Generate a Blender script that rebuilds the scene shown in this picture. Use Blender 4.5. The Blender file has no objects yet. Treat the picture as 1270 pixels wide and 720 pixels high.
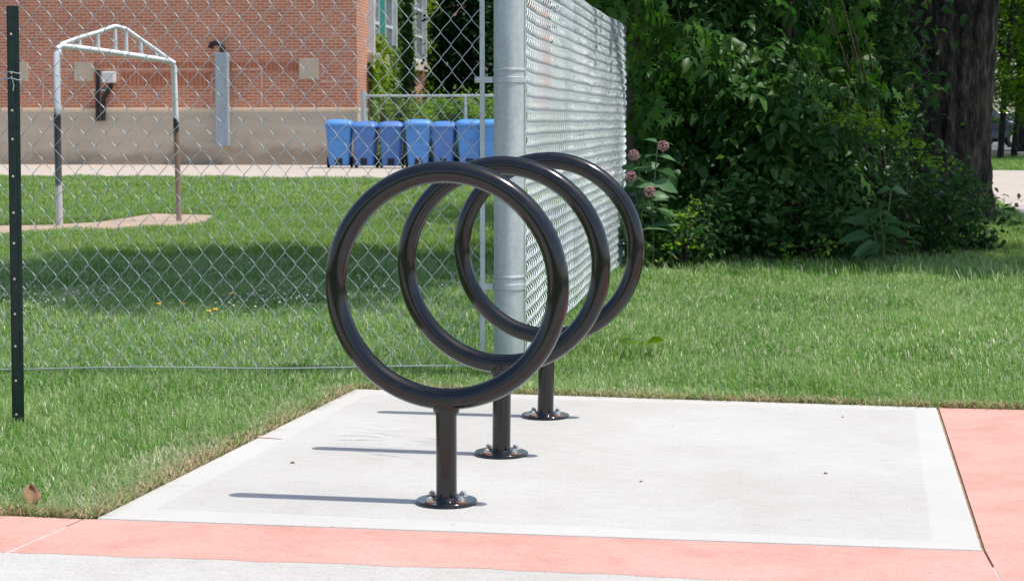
import bpy, math, random
import numpy as np
random.seed(7); rng = np.random.default_rng(7)
S = bpy.context.scene; C = S.collection
R = math.radians

# ------------------------------------------------------------------ camera numbers (metres)
CAM_H = 1.05; FPX = 2300.0; PITCH = R(5.217); YAW = R(11.025)
def ray(px, py):
    u = (px-635)/FPX; v = -(py-360)/FPX
    y = math.cos(PITCH)+v*math.sin(PITCH); z = -math.sin(PITCH)+v*math.cos(PITCH)
    c, s = math.cos(YAW), math.sin(YAW)
    return (u*c-y*s, u*s+y*c, z)
def G(px, py, z0=0.0):           # survey point on the ground
    r = ray(px, py); t = (z0-CAM_H)/r[2]; return (r[0]*t, r[1]*t)
def A(px, py, Y):                # survey point at a given distance north
    r = ray(px, py); t = Y/r[1]; return (r[0]*t, Y, CAM_H+r[2]*t)

# ------------------------------------------------------------------ materials
def nt(name):
    m = bpy.data.materials.new(name); m.use_nodes = True
    t = m.node_tree; b = t.nodes['Principled BSDF']; return m, t, b
def N(t, k, **kw):
    n = t.nodes.new(k)
    for a, v in kw.items(): setattr(n, a, v)
    return n
def ramp(t, stops):
    r = N(t, 'ShaderNodeValToRGB'); e = r.color_ramp.elements
    while len(e) < len(stops): e.new(.5)
    for i, (p, c) in enumerate(stops):
        e[i].position = p; e[i].color = (*c, 1) if len(c) == 3 else c
    return r
def noise(t, scale, detail=4, stretch=None, rough=.55, coord='Object'):
    tc = N(t, 'ShaderNodeTexCoord'); mp = N(t, 'ShaderNodeMapping')
    t.links.new(tc.outputs[coord], mp.inputs[0])
    if stretch: mp.inputs['Scale'].default_value = stretch
    n = N(t, 'ShaderNodeTexNoise'); n.inputs['Scale'].default_value = scale
    n.inputs['Detail'].default_value = detail; n.inputs['Roughness'].default_value = rough
    t.links.new(mp.outputs[0], n.inputs['Vector']); return n
def mix(t, fac, a, b, mode='MIX'):
    m = N(t, 'ShaderNodeMix', data_type='RGBA', blend_type=mode)
    for i, v in ((0, fac), (6, a), (7, b)):
        if isinstance(v, (int, float)): m.inputs[i].default_value = v
        elif isinstance(v, tuple): m.inputs[i].default_value = (*v, 1)
        else: t.links.new(v, m.inputs[i])
    return m.outputs[2]
def bump(t, b, src, strength, dist=.01):
    n = N(t, 'ShaderNodeBump'); n.inputs['Strength'].default_value = strength; n.inputs['Distance'].default_value = dist
    t.links.new(src, n.inputs['Height']); t.links.new(n.outputs[0], b.inputs['Normal'])
def simple(name, col, rough=.5, metal=0, var=.12, scale=6, bumps=.1, coat=0):
    m, t, b = nt(name)
    n = noise(t, scale, 5)
    lo = tuple(c*(1-var) for c in col); hi = tuple(min(1, c*(1+var)) for c in col)
    r = ramp(t, [(.3, lo), (.7, hi)]); t.links.new(n.outputs[0], r.inputs[0]); t.links.new(r.outputs[0], b.inputs['Base Color'])
    b.inputs['Roughness'].default_value = rough; b.inputs['Metallic'].default_value = metal
    if coat: b.inputs['Coat Weight'].default_value = coat; b.inputs['Coat Roughness'].default_value = .05
    if bumps: bump(t, b, n.outputs[0], bumps)
    return m
def foliage(name, stops, trans=.35, rough=.45, patch=None, pscale=.6):
    m, t, b = nt(name)
    g = N(t, 'ShaderNodeNewGeometry'); r = ramp(t, stops)
    t.links.new(g.outputs['Random Per Island'], r.inputs[0]); col = r.outputs[0]
    if patch:
        n = noise(t, pscale, 4, coord='Object'); rr = ramp(t, [(.42, (0, 0, 0)), (.68, (1, 1, 1))])
        t.links.new(n.outputs[0], rr.inputs[0]); col = mix(t, rr.outputs[0], col, mix(t, .5, col, patch))
    t.links.new(col, b.inputs['Base Color']); b.inputs['Roughness'].default_value = rough
    b.inputs['Specular IOR Level'].default_value = .35 if 'blade' in name else .2
    tr = N(t, 'ShaderNodeBsdfTranslucent'); ms = N(t, 'ShaderNodeMixShader'); ms.inputs[0].default_value = trans
    hs = N(t, 'ShaderNodeHueSaturation'); hs.inputs['Saturation'].default_value = 1.15; hs.inputs['Value'].default_value = 1.35
    t.links.new(col, hs.inputs['Color']); t.links.new(hs.outputs[0], tr.inputs['Color'])
    t.links.new(b.outputs[0], ms.inputs[1]); t.links.new(tr.outputs[0], ms.inputs[2])
    t.links.new(ms.outputs[0], t.nodes['Material Output'].inputs[0]); return m

M = {}
def concrete(name, col, edges=False, fine=900):
    m, t, b = nt(name)
    broom = noise(t, 9, 6, (1, 11, 1), .65); big = noise(t, 1.1 if 'pink' not in name else 3.2, 7, rough=.65); fin = noise(t, 160, 3)
    r = ramp(t, [(.30, tuple(c*.88 for c in col)), (.52, col), (.75, tuple(min(1, c*1.06) for c in col))])
    t.links.new(broom.outputs[0], r.inputs[0])
    r2 = ramp(t, [(.35, (.88, .87, .85)), (.62, (1, 1, 1))] if 'pink' not in name else [(.3, (.86, .80, .78)), (.5, (1, 1, 1)), (.72, (1.06, 1.12, 1.14))]); t.links.new(big.outputs[0], r2.inputs[0])
    c = mix(t, 1.0, r.outputs[0], r2.outputs[0], 'MULTIPLY')
    r3 = ramp(t, [(.38, (.72, .70, .68)), (.5, (1, 1, 1))]); t.links.new(fin.outputs[0], r3.inputs[0])
    c = mix(t, .55, c, r3.outputs[0], 'MULTIPLY')
    # small dirt specks
    v = N(t, 'ShaderNodeTexVoronoi'); v.inputs['Scale'].default_value = 5.5
    tc = N(t, 'ShaderNodeTexCoord'); t.links.new(tc.outputs['Object'], v.inputs['Vector'])
    r4 = ramp(t, [(.018, (.2, .17, .13)), (.04, (1, 1, 1))]); t.links.new(v.outputs['Distance'], r4.inputs[0])
    c = mix(t, .8, c, r4.outputs[0], 'MULTIPLY')
    if edges:   # tooled border band round the pad: smoother and a little paler
        sep = N(t, 'ShaderNodeSeparateXYZ'); t.links.new(tc.outputs['Object'], sep.inputs[0])
        def m1(op, a, b_=None):
            q = N(t, 'ShaderNodeMath', operation=op)
            for i, x in enumerate((a, b_)):
                if x is None: continue
                if isinstance(x, (int, float)): q.inputs[i].default_value = x
                else: t.links.new(x, q.inputs[i])
            return q.outputs[0]
        x0, x1, y0, y1 = edges
        wob = m1('MULTIPLY', noise(t, 3, 3).outputs[0], .02)
        d = m1('MINIMUM', m1('MINIMUM', m1('SUBTRACT', sep.outputs[0], x0), m1('SUBTRACT', x1, sep.outputs[0])),
               m1('MINIMUM', m1('SUBTRACT', sep.outputs[1], y0), m1('SUBTRACT', y1, sep.outputs[1])))
        d = m1('ADD', d, wob)
        rb = ramp(t, [(.112, (1, 1, 1)), (.117, (.2, .2, .2)), (.121, (0, 0, 0))]); t.links.new(d, rb.inputs[0])
        c = mix(t, rb.outputs[0], c, mix(t, .4, c, tuple(min(1, q*1.06) for q in col)))
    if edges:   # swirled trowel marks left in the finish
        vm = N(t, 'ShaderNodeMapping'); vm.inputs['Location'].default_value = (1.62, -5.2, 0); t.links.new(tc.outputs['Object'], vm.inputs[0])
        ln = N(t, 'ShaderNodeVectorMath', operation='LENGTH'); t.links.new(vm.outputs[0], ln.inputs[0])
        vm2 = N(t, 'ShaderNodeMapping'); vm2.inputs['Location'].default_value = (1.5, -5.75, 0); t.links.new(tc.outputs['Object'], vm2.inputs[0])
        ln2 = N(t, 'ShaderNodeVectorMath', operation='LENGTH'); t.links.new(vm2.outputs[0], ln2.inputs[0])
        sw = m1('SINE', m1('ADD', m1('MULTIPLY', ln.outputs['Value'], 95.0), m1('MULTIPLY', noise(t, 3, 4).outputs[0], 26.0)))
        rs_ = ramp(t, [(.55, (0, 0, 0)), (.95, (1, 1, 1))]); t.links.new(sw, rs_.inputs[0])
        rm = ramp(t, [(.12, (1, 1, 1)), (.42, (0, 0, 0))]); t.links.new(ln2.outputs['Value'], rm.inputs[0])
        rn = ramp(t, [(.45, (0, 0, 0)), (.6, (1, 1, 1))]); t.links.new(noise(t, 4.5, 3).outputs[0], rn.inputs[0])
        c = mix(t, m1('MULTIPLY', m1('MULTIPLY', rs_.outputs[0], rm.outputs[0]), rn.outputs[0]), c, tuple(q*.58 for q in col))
    t.links.new(c, b.inputs['Base Color']); b.inputs['Roughness'].default_value = .9
    b.inputs['Specular IOR Level'].default_value = .25
    bump(t, b, broom.outputs[0], .22, .004); return m
PAD = (-1.985, .262, 4.535, 6.885)
PQ = [(-1.99, 4.50), (.28, 4.57), (.244, 6.86), (-1.97, 6.91)]
M['pad'] = concrete('pad_concrete', (.52, .508, .48), PAD)
M['walk'] = concrete('walk_concrete', (.52, .505, .475))
M['pink'] = concrete('pink_concrete', (.60, .33, .275))
M['farwalk'] = concrete('far_path_concrete', (.50, .44, .38))
def steel(name, col, rough, metal, streak=.12):
    m, t, b = nt(name)
    n = noise(t, 14, 6, (1, 1, .12)); sp = noise(t, 55, 3)
    r = ramp(t, [(.3, tuple(c*(1-streak) for c in col)), (.7, tuple(min(1, c*(1+streak)) for c in col))])
    t.links.new(n.outputs[0], r.inputs[0]); r2 = ramp(t, [(.3, (.82, .84, .85)), (.65, (1, 1, 1))]); t.links.new(sp.outputs[0], r2.inputs[0])
    t.links.new(mix(t, .8, r.outputs[0], r2.outputs[0], 'MULTIPLY'), b.inputs['Base Color'])
    b.inputs['Roughness'].default_value = rough; b.inputs['Metallic'].default_value = metal
    bump(t, b, sp.outputs[0], .05, .002); return m
M['galv'] = steel('galvanised_pipe', (.50, .55, .55), .5, .4, .2)
M['wire'] = steel('galvanised_wire', (.47, .51, .52), .40, .5, .08)
def blackpaint():
    m, t, b = nt('glossy_black_enamel')
    n = noise(t, 30, 5); sc = noise(t, 9, 8, (1, 1, 2.5), .8)
    r = ramp(t, [(.35, (.006, .006, .008)), (.75, (.012, .012, .013))]); t.links.new(n.outputs[0], r.inputs[0])
    d = ramp(t, [(.62, (0, 0, 0)), (.70, (1, 1, 1))]); t.links.new(sc.outputs[0], d.inputs[0])
    t.links.new(mix(t, d.outputs[0], r.outputs[0], (.035, .032, .03)), b.inputs['Base Color'])
    rr = ramp(t, [(.3, (.09, .09, .09)), (.8, (.22, .22, .22))]); t.links.new(sc.outputs[0], rr.inputs[0]); t.links.new(rr.outputs[0], b.inputs['Roughness'])
    b.inputs['Specular IOR Level'].default_value = .4; b.inputs['Coat Weight'].default_value = .35; b.inputs['Coat Roughness'].default_value = .12
    bump(t, b, n.outputs[0], .05, .001); return m
M['black'] = blackpaint()
M['bolt'] = simple('zinc_bolt', (.55, .56, .55), .35, .7, .3, 150)
M['rust'] = simple('rusty_washer', (.30, .12, .05), .8, .1, .35, 200)
M['green_post'] = simple('dark_green_enamel', (.006, .02, .017), .35, 0, .4, 25, .1)
M['stud'] = simple('worn_stud', (.62, .58, .42), .5, 0, .2, 100, 0)
def zpaint(name, stops, wob=.10):
    m, t, b = nt(name)
    tc = N(t, 'ShaderNodeTexCoord'); sep = N(t, 'ShaderNodeSeparateXYZ'); t.links.new(tc.outputs['Object'], sep.inputs[0])
    n = noise(t, 12, 5); a = N(t, 'ShaderNodeMath', operation='MULTIPLY_ADD'); a.inputs[1].default_value = wob*2; 
    t.links.new(n.outputs[0], a.inputs[0]); t.links.new(sep.outputs[2], a.inputs[2])
    d = N(t, 'ShaderNodeMath', operation='DIVIDE'); d.inputs[1].default_value = 2.0; t.links.new(a.outputs[0], d.inputs[0])
    r = ramp(t, stops); t.links.new(d.outputs[0], r.inputs[0]); t.links.new(r.outputs[0], b.inputs['Base Color'])
    b.inputs['Roughness'].default_value = .5; bump(t, b, n.outputs[0], .2, .003); return m
W_ = (.72, .74, .78); K_ = (.02, .022, .025); B_ = (.27, .17, .12)
M['goal_l'] = zpaint('chipped_goal_paint', [(.0, (.5, .5, .5)), (.25, (.55, .55, .56)), (.27, (.10, .11, .12)), (.46, (.05, .055, .06)), (.60, K_), (.635, W_), (.68, W_), (1, W_)])
M['goal_r'] = zpaint('rusted_goal_paint', [(.0, (.33, .25, .22)), (.44, B_), (.50, B_), (.52, K_), (.58, K_), (.60, W_), (.66, W_), (1, W_)])
M['white'] = simple('white_paint', (.74, .76, .80), .4, 0, .06, 12, .05)
def brick(name, c1, c2, mortar, w=.21, h=.072, vert=False, msize=.010):
    m, t, b = nt(name)
    tc = N(t, 'ShaderNodeTexCoord'); sep = N(t, 'ShaderNodeSeparateXYZ'); t.links.new(tc.outputs['Object'], sep.inputs[0])
    ad = N(t, 'ShaderNodeMath', operation='ADD'); t.links.new(sep.outputs[0], ad.inputs[0]); t.links.new(sep.outputs[1], ad.inputs[1])
    cb = N(t, 'ShaderNodeCombineXYZ'); t.links.new(ad.outputs[0], cb.inputs[1 if vert else 0]); t.links.new(sep.outputs[2], cb.inputs[0 if vert else 1])
    br = N(t, 'ShaderNodeTexBrick'); t.links.new(cb.outputs[0], br.inputs['Vector'])
    for k, v in (('Color1', (*c1, 1)), ('Color2', (*c2, 1)), ('Mortar', (*mortar, 1))): br.inputs[k].default_value = v
    br.inputs['Scale'].default_value = 1; br.inputs['Brick Width'].default_value = w; br.inputs['Row Height'].default_value = h
    br.inputs['Mortar Size'].default_value = msize; br.inputs['Mortar Smooth'].default_value = .3; br.inputs['Bias'].default_value = -.1
    n = noise(t, .7, 6); r = ramp(t, [(.3, (.80, .80, .82)), (.7, (1.0, 1.0, 1.0))]); t.links.new(n.outputs[0], r.inputs[0])
    t.links.new(mix(t, 1, br.outputs[0], r.outputs[0], 'MULTIPLY'), b.inputs['Base Color'])
    b.inputs['Roughness'].default_value = .85; bump(t, b, br.outputs['Fac'], -.4, .008); return m
M['brick'] = brick('red_brick', (.60, .20, .10), (.47, .145, .07), (.60, .42, .32), msize=.013)
M['soldier'] = brick('soldier_brick', (.55, .20, .11), (.45, .16, .09), (.24, .085, .055), 40, .10, True, .013)
def foundation_mat():
    m, t, b = nt('board_marked_foundation')
    n = noise(t, 2.2, 6, (.35, .35, 2.2)); g = noise(t, .9, 7)
    r = ramp(t, [(.3, (.49, .405, .315)), (.7, (.57, .48, .375))]); t.links.new(n.outputs[0], r.inputs[0])
    tc = N(t, 'ShaderNodeTexCoord'); sep = N(t, 'ShaderNodeSeparateXYZ'); t.links.new(tc.outputs['Object'], sep.inputs[0])
    a = N(t, 'ShaderNodeMath', operation='MULTIPLY_ADD'); a.inputs[1].default_value = 1.5; t.links.new(g.outputs[0], a.inputs[0]); t.links.new(sep.outputs[2], a.inputs[2])
    r2 = ramp(t, [(.9/2, (.62, .59, .57)), (1.13/2, (.9, .9, .9)), (1.9/2, (1, 1, 1))])
    d = N(t, 'ShaderNodeMath', operation='DIVIDE'); d.inputs[1].default_value = 2.0; t.links.new(a.outputs[0], d.inputs[0]); t.links.new(d.outputs[0], r2.inputs[0])
    t.links.new(mix(t, 1, r.outputs[0], r2.outputs[0], 'MULTIPLY'), b.inputs['Base Color']); b.inputs['Roughness'].default_value = .9
    bump(t, b, n.outputs[0], .3, .01); return m
M['found'] = foundation_mat()
M['ledge'] = simple('limestone_ledge', (.70, .54, .38), .85, 0, .1, 3)
M['plate'] = simple('tan_cover_plate', (.52, .42, .31), .6, 0, .08, 5, 0)
M['chalk'] = simple('faded_pink_paint_line', (.58, .33, .24), .9, 0, .25, 9, 0)
M['duct'] = steel('painted_grey_duct', (.34, .39, .43), .5, .1)
M['pipe'] = simple('black_iron_pipe', (.02, .016, .016), .5, .2, .2, 10)
M['greybox'] = simple('pale_junction_box', (.6, .6, .6), .5, 0, .05, 5, 0)
M['teal'] = simple('teal_panel', (.02, .22, .17), .5, 0, .1, 2, 0)
M['frame'] = simple('white_window_frame', (.66, .67, .67), .5, 0, .05, 5, 0)
M['sill'] = simple('limestone_sill', (.55, .49, .42), .8, 0, .08, 5, 0)
def glass():
    m, t, b = nt('window_glass'); n = noise(t, .8, 2)
    r = ramp(t, [(.3, (.03, .04, .045)), (.7, (.10, .12, .13))]); t.links.new(n.outputs[0], r.inputs[0]); t.links.new(r.outputs[0], b.inputs['Base Color'])
    b.inputs['Roughness'].default_value = .08; return m
M['glass'] = glass()
M['bin'] = simple('blue_plastic', (.085, .27, .62), .45, 0, .12, 4, .05)
M['bin2'] = simple('worn_blue_plastic', (.075, .19, .50), .5, 0, .15, 4, .05)
M['rubber'] = simple('black_rubber', (.015, .015, .016), .7, 0, .2, 20)
M['asphalt'] = simple('asphalt', (.16, .16, .165), .9, 0, .15, 3)
M['tan_dirt'] = simple('dry_dirt', (.40, .30, .215), .95, 0, .22, 9, .4)
M['soil'] = simple('edge_soil', (.29, .20, .125), .95, 0, .45, 60, .5)
def ground_mat():
    m, t, b = nt('turf_soil')
    n = noise(t, 1.2, 8, rough=.7); f = noise(t, 45, 5, rough=.7)
    r = ramp(t, [(.35, (.06, .11, .022)), (.55, (.10, .17, .035)), (.72, (.19, .19, .065))]); t.links.new(n.outputs[0], r.inputs[0])
    r2 = ramp(t, [(.3, (.45, .5, .4)), (.7, (1.1, 1.1, 1.0))]); t.links.new(f.outputs[0], r2.inputs[0])
    t.links.new(mix(t, 1, r.outputs[0], r2.outputs[0], 'MULTIPLY'), b.inputs['Base Color'])
    b.inputs['Roughness'].default_value = .95; b.inputs['Specular IOR Level'].default_value = .1; bump(t, b, f.outputs[0], .8, .03); return m
M['ground'] = ground_mat()
M['grass'] = foliage('lawn_blade', [(0, (.065, .15, .03)), (.25, (.125, .27, .048)), (.6, (.205, .39, .08)), (.82, (.32, .47, .17)), (.89, (.54, .51, .35)), (1, (.62, .58, .42))], .40, .3, (.40, .52, .22), 1.4)
M['farblade'] = foliage('field_blade', [(0, (.11, .22, .05)), (.5, (.205, .355, .085)), (.9, (.30, .44, .13)), (1, (.40, .43, .20))], .38, .45, (.30, .36, .11), .5)
M['paleblade'] = foliage('pale_border_blade', [(0, (.22, .30, .12)), (.5, (.40, .44, .24)), (.8, (.56, .54, .36)), (1, (.62, .57, .42))], .35, .4)
M['dryblade'] = foliage('dry_edge_blade', [(0, (.28, .19, .11)), (.5, (.46, .36, .23)), (1, (.22, .24, .08))], .2, .6)
M['leaf'] = foliage('compound_leaf', [(0, (.03, .085, .022)), (.6, (.05, .125, .03)), (1, (.085, .18, .04))], .42, .38)
M['maple'] = foliage('lobed_leaf', [(0, (.04, .115, .02)), (1, (.085, .19, .032))], .42, .4)
M['shrub'] = foliage('shrub_leaf', [(0, (.028, .075, .026)), (.7, (.055, .13, .04)), (1, (.12, .21, .05))], .35, .35)
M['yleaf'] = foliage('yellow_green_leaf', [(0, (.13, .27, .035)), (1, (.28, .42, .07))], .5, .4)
M['milk'] = foliage('milkweed_leaf', [(0, (.08, .17, .075)), (1, (.125, .225, .10))], .25, .4)
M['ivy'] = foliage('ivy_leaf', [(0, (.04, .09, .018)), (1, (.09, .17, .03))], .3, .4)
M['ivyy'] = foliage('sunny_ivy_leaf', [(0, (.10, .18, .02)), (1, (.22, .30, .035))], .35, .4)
M['conifer'] = foliage('dark_evergreen_leaf', [(0, (.012, .035, .012)), (.8, (.02, .055, .018)), (1, (.04, .09, .025))], .2, .4)
M['street'] = foliage('street_tree_leaf', [(0, (.07, .15, .02)), (1, (.15, .25, .035))], .45, .4)
M['umbel'] = simple('dusky_pink_flower', (.34, .17, .19), .7, 0, .3, 200)
M['deadleaf'] = simple('dry_brown_leaf', (.27, .15, .075), .8, 0, .3, 30)
M['pebble'] = simple('brown_pebble', (.16, .11, .07), .9, 0, .3, 200)
M['stem'] = simple('green_stem', (.10, .13, .05), .6, 0, .2, 30)
M['stembr'] = simple('brown_twig', (.09, .065, .045), .8, 0, .3, 30)
M['dandelion'] = simple('yellow_petals', (.75, .42, .01), .7, 0, .1, 60, 0)
M['clover'] = simple('white_clover', (.52, .50, .40), .7, 0, .1, 30, 0)
def bark():
    m, t, b = nt('furrowed_bark')
    n = noise(t, 13, 10, (1, 1, .26), .8); n2 = noise(t, 2, 4); f = noise(t, 40, 5, (1, 1, .35))
    r = ramp(t, [(.44, (.004, .003, .003)), (.50, (.025, .02, .016)), (.56, (.07, .058, .048)), (.66, (.17, .15, .13))]); t.links.new(n.outputs[0], r.inputs[0])
    r2 = ramp(t, [(.5, (0, 0, 0)), (.8, (.6, .6, .6))]); t.links.new(n2.outputs[0], r2.inputs[0])
    c = mix(t, r2.outputs[0], r.outputs[0], (.07, .075, .03))
    t.links.new(c, b.inputs['Base Color']); b.inputs['Roughness'].default_value = .95
    ad = N(t, 'ShaderNodeMath', operation='ADD'); t.links.new(n.outputs[0], ad.inputs[0]); t.links.new(f.outputs[0], ad.inputs[1])
    bump(t, b, ad.outputs[0], 1.0, .06); return m
M['bark'] = bark()
M['car_dark'] = simple('dark_blue_car_paint', (.02, .03, .06), .25, .2, .05, 3, 0, 1)
M['car_silver'] = simple('silver_car_paint', (.5, .52, .54), .3, .4, .05, 3, 0, 1)
M['car_white'] = simple('white_car_paint', (.7, .7, .7), .3, 0, .05, 3, 0, 1)
M['taillight'] = simple('red_taillight', (.5, .02, .015), .2, 0, .05, 3, 0, 1)
M['sprayline'] = simple('pink_marker_paint', (.78, .42, .42), .9, 0, .15, 40, 0)
M['farbrick'] = simple('distant_house_wall', (.35, .30, .26), .9, 0, .1, 2)

# ------------------------------------------------------------------ objects
def tag(o, label=None, cat=None, group=None, kind=None):
    if label: o['label'] = label
    if cat: o['category'] = cat
    if group: o['group'] = group
    if kind: o['kind'] = kind
    return o
def thing(name, label, cat, loc=(0, 0, 0), rz=0, group=None):
    o = bpy.data.objects.new(name, None); C.objects.link(o); o.location = loc; o.rotation_euler.z = rz
    o.empty_display_size = .2
    return tag(o, label, cat, group)
def copy_tree(o, parent=None):
    c = o.copy(); C.objects.link(c); c.parent = parent
    for ch in [x for x in o.children]: copy_tree(ch, c)
    return c
class MB:
    def __init__(s): s.v = []; s.f = []
    def add(s, v, f):
        k = len(s.v); s.v += [tuple(p) for p in v]; s.f += [tuple(i+k for i in q) for q in f]; return s
    def box(s, x0, x1, y0, y1, z0, z1):
        return s.add([(x0,y0,z0),(x1,y0,z0),(x1,y1,z0),(x0,y1,z0),(x0,y0,z1),(x1,y0,z1),(x1,y1,z1),(x0,y1,z1)],
                     [(3,2,1,0),(4,5,6,7),(0,1,5,4),(1,2,6,5),(2,3,7,6),(3,0,4,7)])
    def tube(s, pts, r, n=10, closed=False, caps=True):
        P = np.array(pts, float); m = len(P); rr = r if hasattr(r, '__len__') else [r]*m
        if closed: T = np.roll(P, -1, 0)-np.roll(P, 1, 0)
        else: T = np.gradient(P, axis=0)
        T /= np.linalg.norm(T, axis=1)[:, None]+1e-9
        ref = np.array([0, 0, 1.]) if abs(T[0, 2]) < .9 else np.array([1., 0, 0])
        u = np.cross(T[0], ref); u /= np.linalg.norm(u); vs = []
        for i in range(m):
            u = u-T[i]*np.dot(u, T[i]); u /= np.linalg.norm(u); w = np.cross(T[i], u)
            for k in range(n):
                a = 2*math.pi*k/n; vs.append(P[i]+rr[i]*(u*math.cos(a)+w*math.sin(a)))
        fs = []
        for i in range(m if closed else m-1):
            j = (i+1) % m
            for k in range(n): fs.append((i*n+k, i*n+(k+1) % n, j*n+(k+1) % n, j*n+k))
        if caps and not closed: fs += [tuple(range(n))[::-1], tuple((m-1)*n+k for k in range(n))]
        return s.add(vs, fs)
    def lathe(s, prof, n=32, c=(0, 0, 0)):
        vs = [(c[0]+r*math.cos(2*math.pi*k/n), c[1]+r*math.sin(2*math.pi*k/n), c[2]+z) for r, z in prof for k in range(n)]
        m = len(prof); fs = [(i*n+k, i*n+(k+1) % n, (i+1)*n+(k+1) % n, (i+1)*n+k) for i in range(m-1) for k in range(n)]
        fs += [tuple(range(n))[::-1], tuple((m-1)*n+k for k in range(n))]
        return s.add(vs, fs)
    def prism(s, poly, z0, z1):
        n = len(poly); vs = [(x, y, z0) for x, y in poly]+[(x, y, z1) for x, y in poly]
        return s.add(vs, [tuple(range(n))[::-1], tuple(range(n, 2*n))]+[(i, (i+1) % n, n+(i+1) % n, n+i) for i in range(n)])
    def build(s, name, mat, parent=None, smooth=False, bevel=0, seg=2):
        me = bpy.data.meshes.new(name); me.from_pydata(s.v, [], s.f); me.update()
        if smooth: me.shade_smooth()
        me.materials.append(mat); o = bpy.data.objects.new(name, me); C.objects.link(o); o.parent = parent
        if bevel:
            b = o.modifiers.new('bevel', 'BEVEL'); b.width = bevel; b.segments = seg; b.limit_method = 'ANGLE'; b.angle_limit = R(40)
        if smooth: me.set_sharp_from_angle(angle=R(45))
        return o
def np_mesh(name, V, F, mat, parent=None, smooth=False):
    """V (n,3); F list of int arrays (m,k)"""
    me = bpy.data.meshes.new(name); me.vertices.add(len(V)); me.vertices.foreach_set('co', V.astype(np.float32).ravel())
    idx = np.concatenate([f.ravel() for f in F]); cnt = np.concatenate([np.full(len(f), f.shape[1]) for f in F])
    st = np.concatenate([[0], np.cumsum(cnt)[:-1]])
    me.loops.add(len(idx)); me.loops.foreach_set('vertex_index', idx.astype(np.int32))
    me.polygons.add(len(cnt)); me.polygons.foreach_set('loop_start', st.astype(np.int32)); me.polygons.foreach_set('loop_total', cnt.astype(np.int32))
    me.update(calc_edges=True)
    if smooth: me.shade_smooth()
    me.materials.append(mat); o = bpy.data.objects.new(name, me); C.objects.link(o); o.parent = parent
    return o
def struct(o): o['kind'] = 'structure'; return o

# templates of leaves: (verts, [faces by size])
def leaf_t(w=.24, fold=.10, droop=.12):
    V = [(0,0,0), (.38,0,-fold*.0), (.72,0,-droop*.5), (1,0,-droop*1.3), (.34,-w,fold), (.7,-w*.68,fold*.5-droop*.5), (.34,w,fold), (.7,w*.68,fold*.5-droop*.5)]
    tri = [(0,4,1), (2,5,3), (0,1,6), (2,3,7)]; quad = [(1,4,5,2), (1,2,7,6)]
    return np.array(V, float), np.array(tri), np.array(quad)
LEAF = leaf_t(); WIDE = leaf_t(.32, .08, .15); NARROW = leaf_t(.15, .06, .2)
SMALL = (np.array([(0,0,0), (.5,-.3,.08), (1,0,-.06), (.5,.3,.08)], float), np.array([(0,1,2), (0,2,3)]), None)
def maple_t():
    a = [(0,0), (-10,.0), (-70,.62), (-48,.40), (-34,.88), (-18,.5), (0,1.05), (18,.5), (34,.88), (48,.40), (70,.62)]
    V = [(0, 0, 0)]+[(r*math.cos(R(d)), r*math.sin(R(d)), -.28*r*r+.03) for d, r in a[2:]]
    n = len(V)-1
    return np.array(V, float), np.array([(0, i, i+1) for i in range(1, n)]), None
MAPLE = maple_t()
def merge_t(parts):
    V = []; T = []; Q = []; k = 0
    for v, t, q in parts:
        V.append(v); T.append(t+k)
        if q is not None: Q.append(q+k)
        k += len(v)
    return np.concatenate(V), np.concatenate(T), (np.concatenate(Q) if Q else None)
def xf(t, M3, loc, s=1.0): return (t[0]*s@np.array(M3).T+np.array(loc), t[1], t[2])
def rotm(yaw, pitch, roll):
    cy, sy, cp, sp, cr, sr = np.cos(yaw), np.sin(yaw), np.cos(pitch), np.sin(pitch), np.cos(roll), np.sin(roll)
    Z = np.zeros_like(cy); O = np.ones_like(cy)
    A_ = np.stack([np.stack([cy, -sy, Z], -1), np.stack([sy, cy, Z], -1), np.stack([Z, Z, O], -1)], -2)
    B = np.stack([np.stack([cp, Z, sp], -1), np.stack([Z, O, Z], -1), np.stack([-sp, Z, cp], -1)], -2)
    Cc = np.stack([np.stack([O, Z, Z], -1), np.stack([Z, cr, -sr], -1), np.stack([Z, sr, cr], -1)], -2)
    return A_@B@Cc
def compound(nl=5, lw=.2, L=1.0):
    parts = []
    for i in range(nl):
        x = .22+.7*i/(nl-1); z = -.32*x*x; s = .30*(1-.25*abs(i/(nl-1)-.4))
        for sd in (-1, 1):
            parts.append(xf(leaf_t(lw), rotm(np.float64(sd*R(62)), np.float64(R(28)), np.float64(0)), (x, 0, z), s))
    parts.append(xf(leaf_t(lw), rotm(np.float64(0), np.float64(R(35)), np.float64(0)), (.95, 0, -.30), .3))
    st = np.array([(0, -.006, 0), (0, .006, 0), (.5, .005, -.08), (.5, -.005, -.08), (.97, -.003, -.30), (.97, .003, -.30)])
    parts.append((st, np.zeros((0, 3), int), np.array([(0, 1, 2, 3), (3, 2, 5, 4)])))
    return merge_t(parts)
COMP = compound(); COMPW = compound(4, .27); FERN = compound(8, .16)
def maple_spray():
    parts = []
    for i, (x, sd) in enumerate([(.25, -1), (.3, 1), (.55, -1), (.62, 1), (.85, 0)]):
        parts.append(xf(MAPLE, rotm(np.float64(sd*R(50)), np.float64(R(40+10*i % 3)), np.float64(sd*R(20))), (x, sd*.12, -.15*x), .38))
    return merge_t(parts)
MSPRAY = maple_spray()
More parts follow.
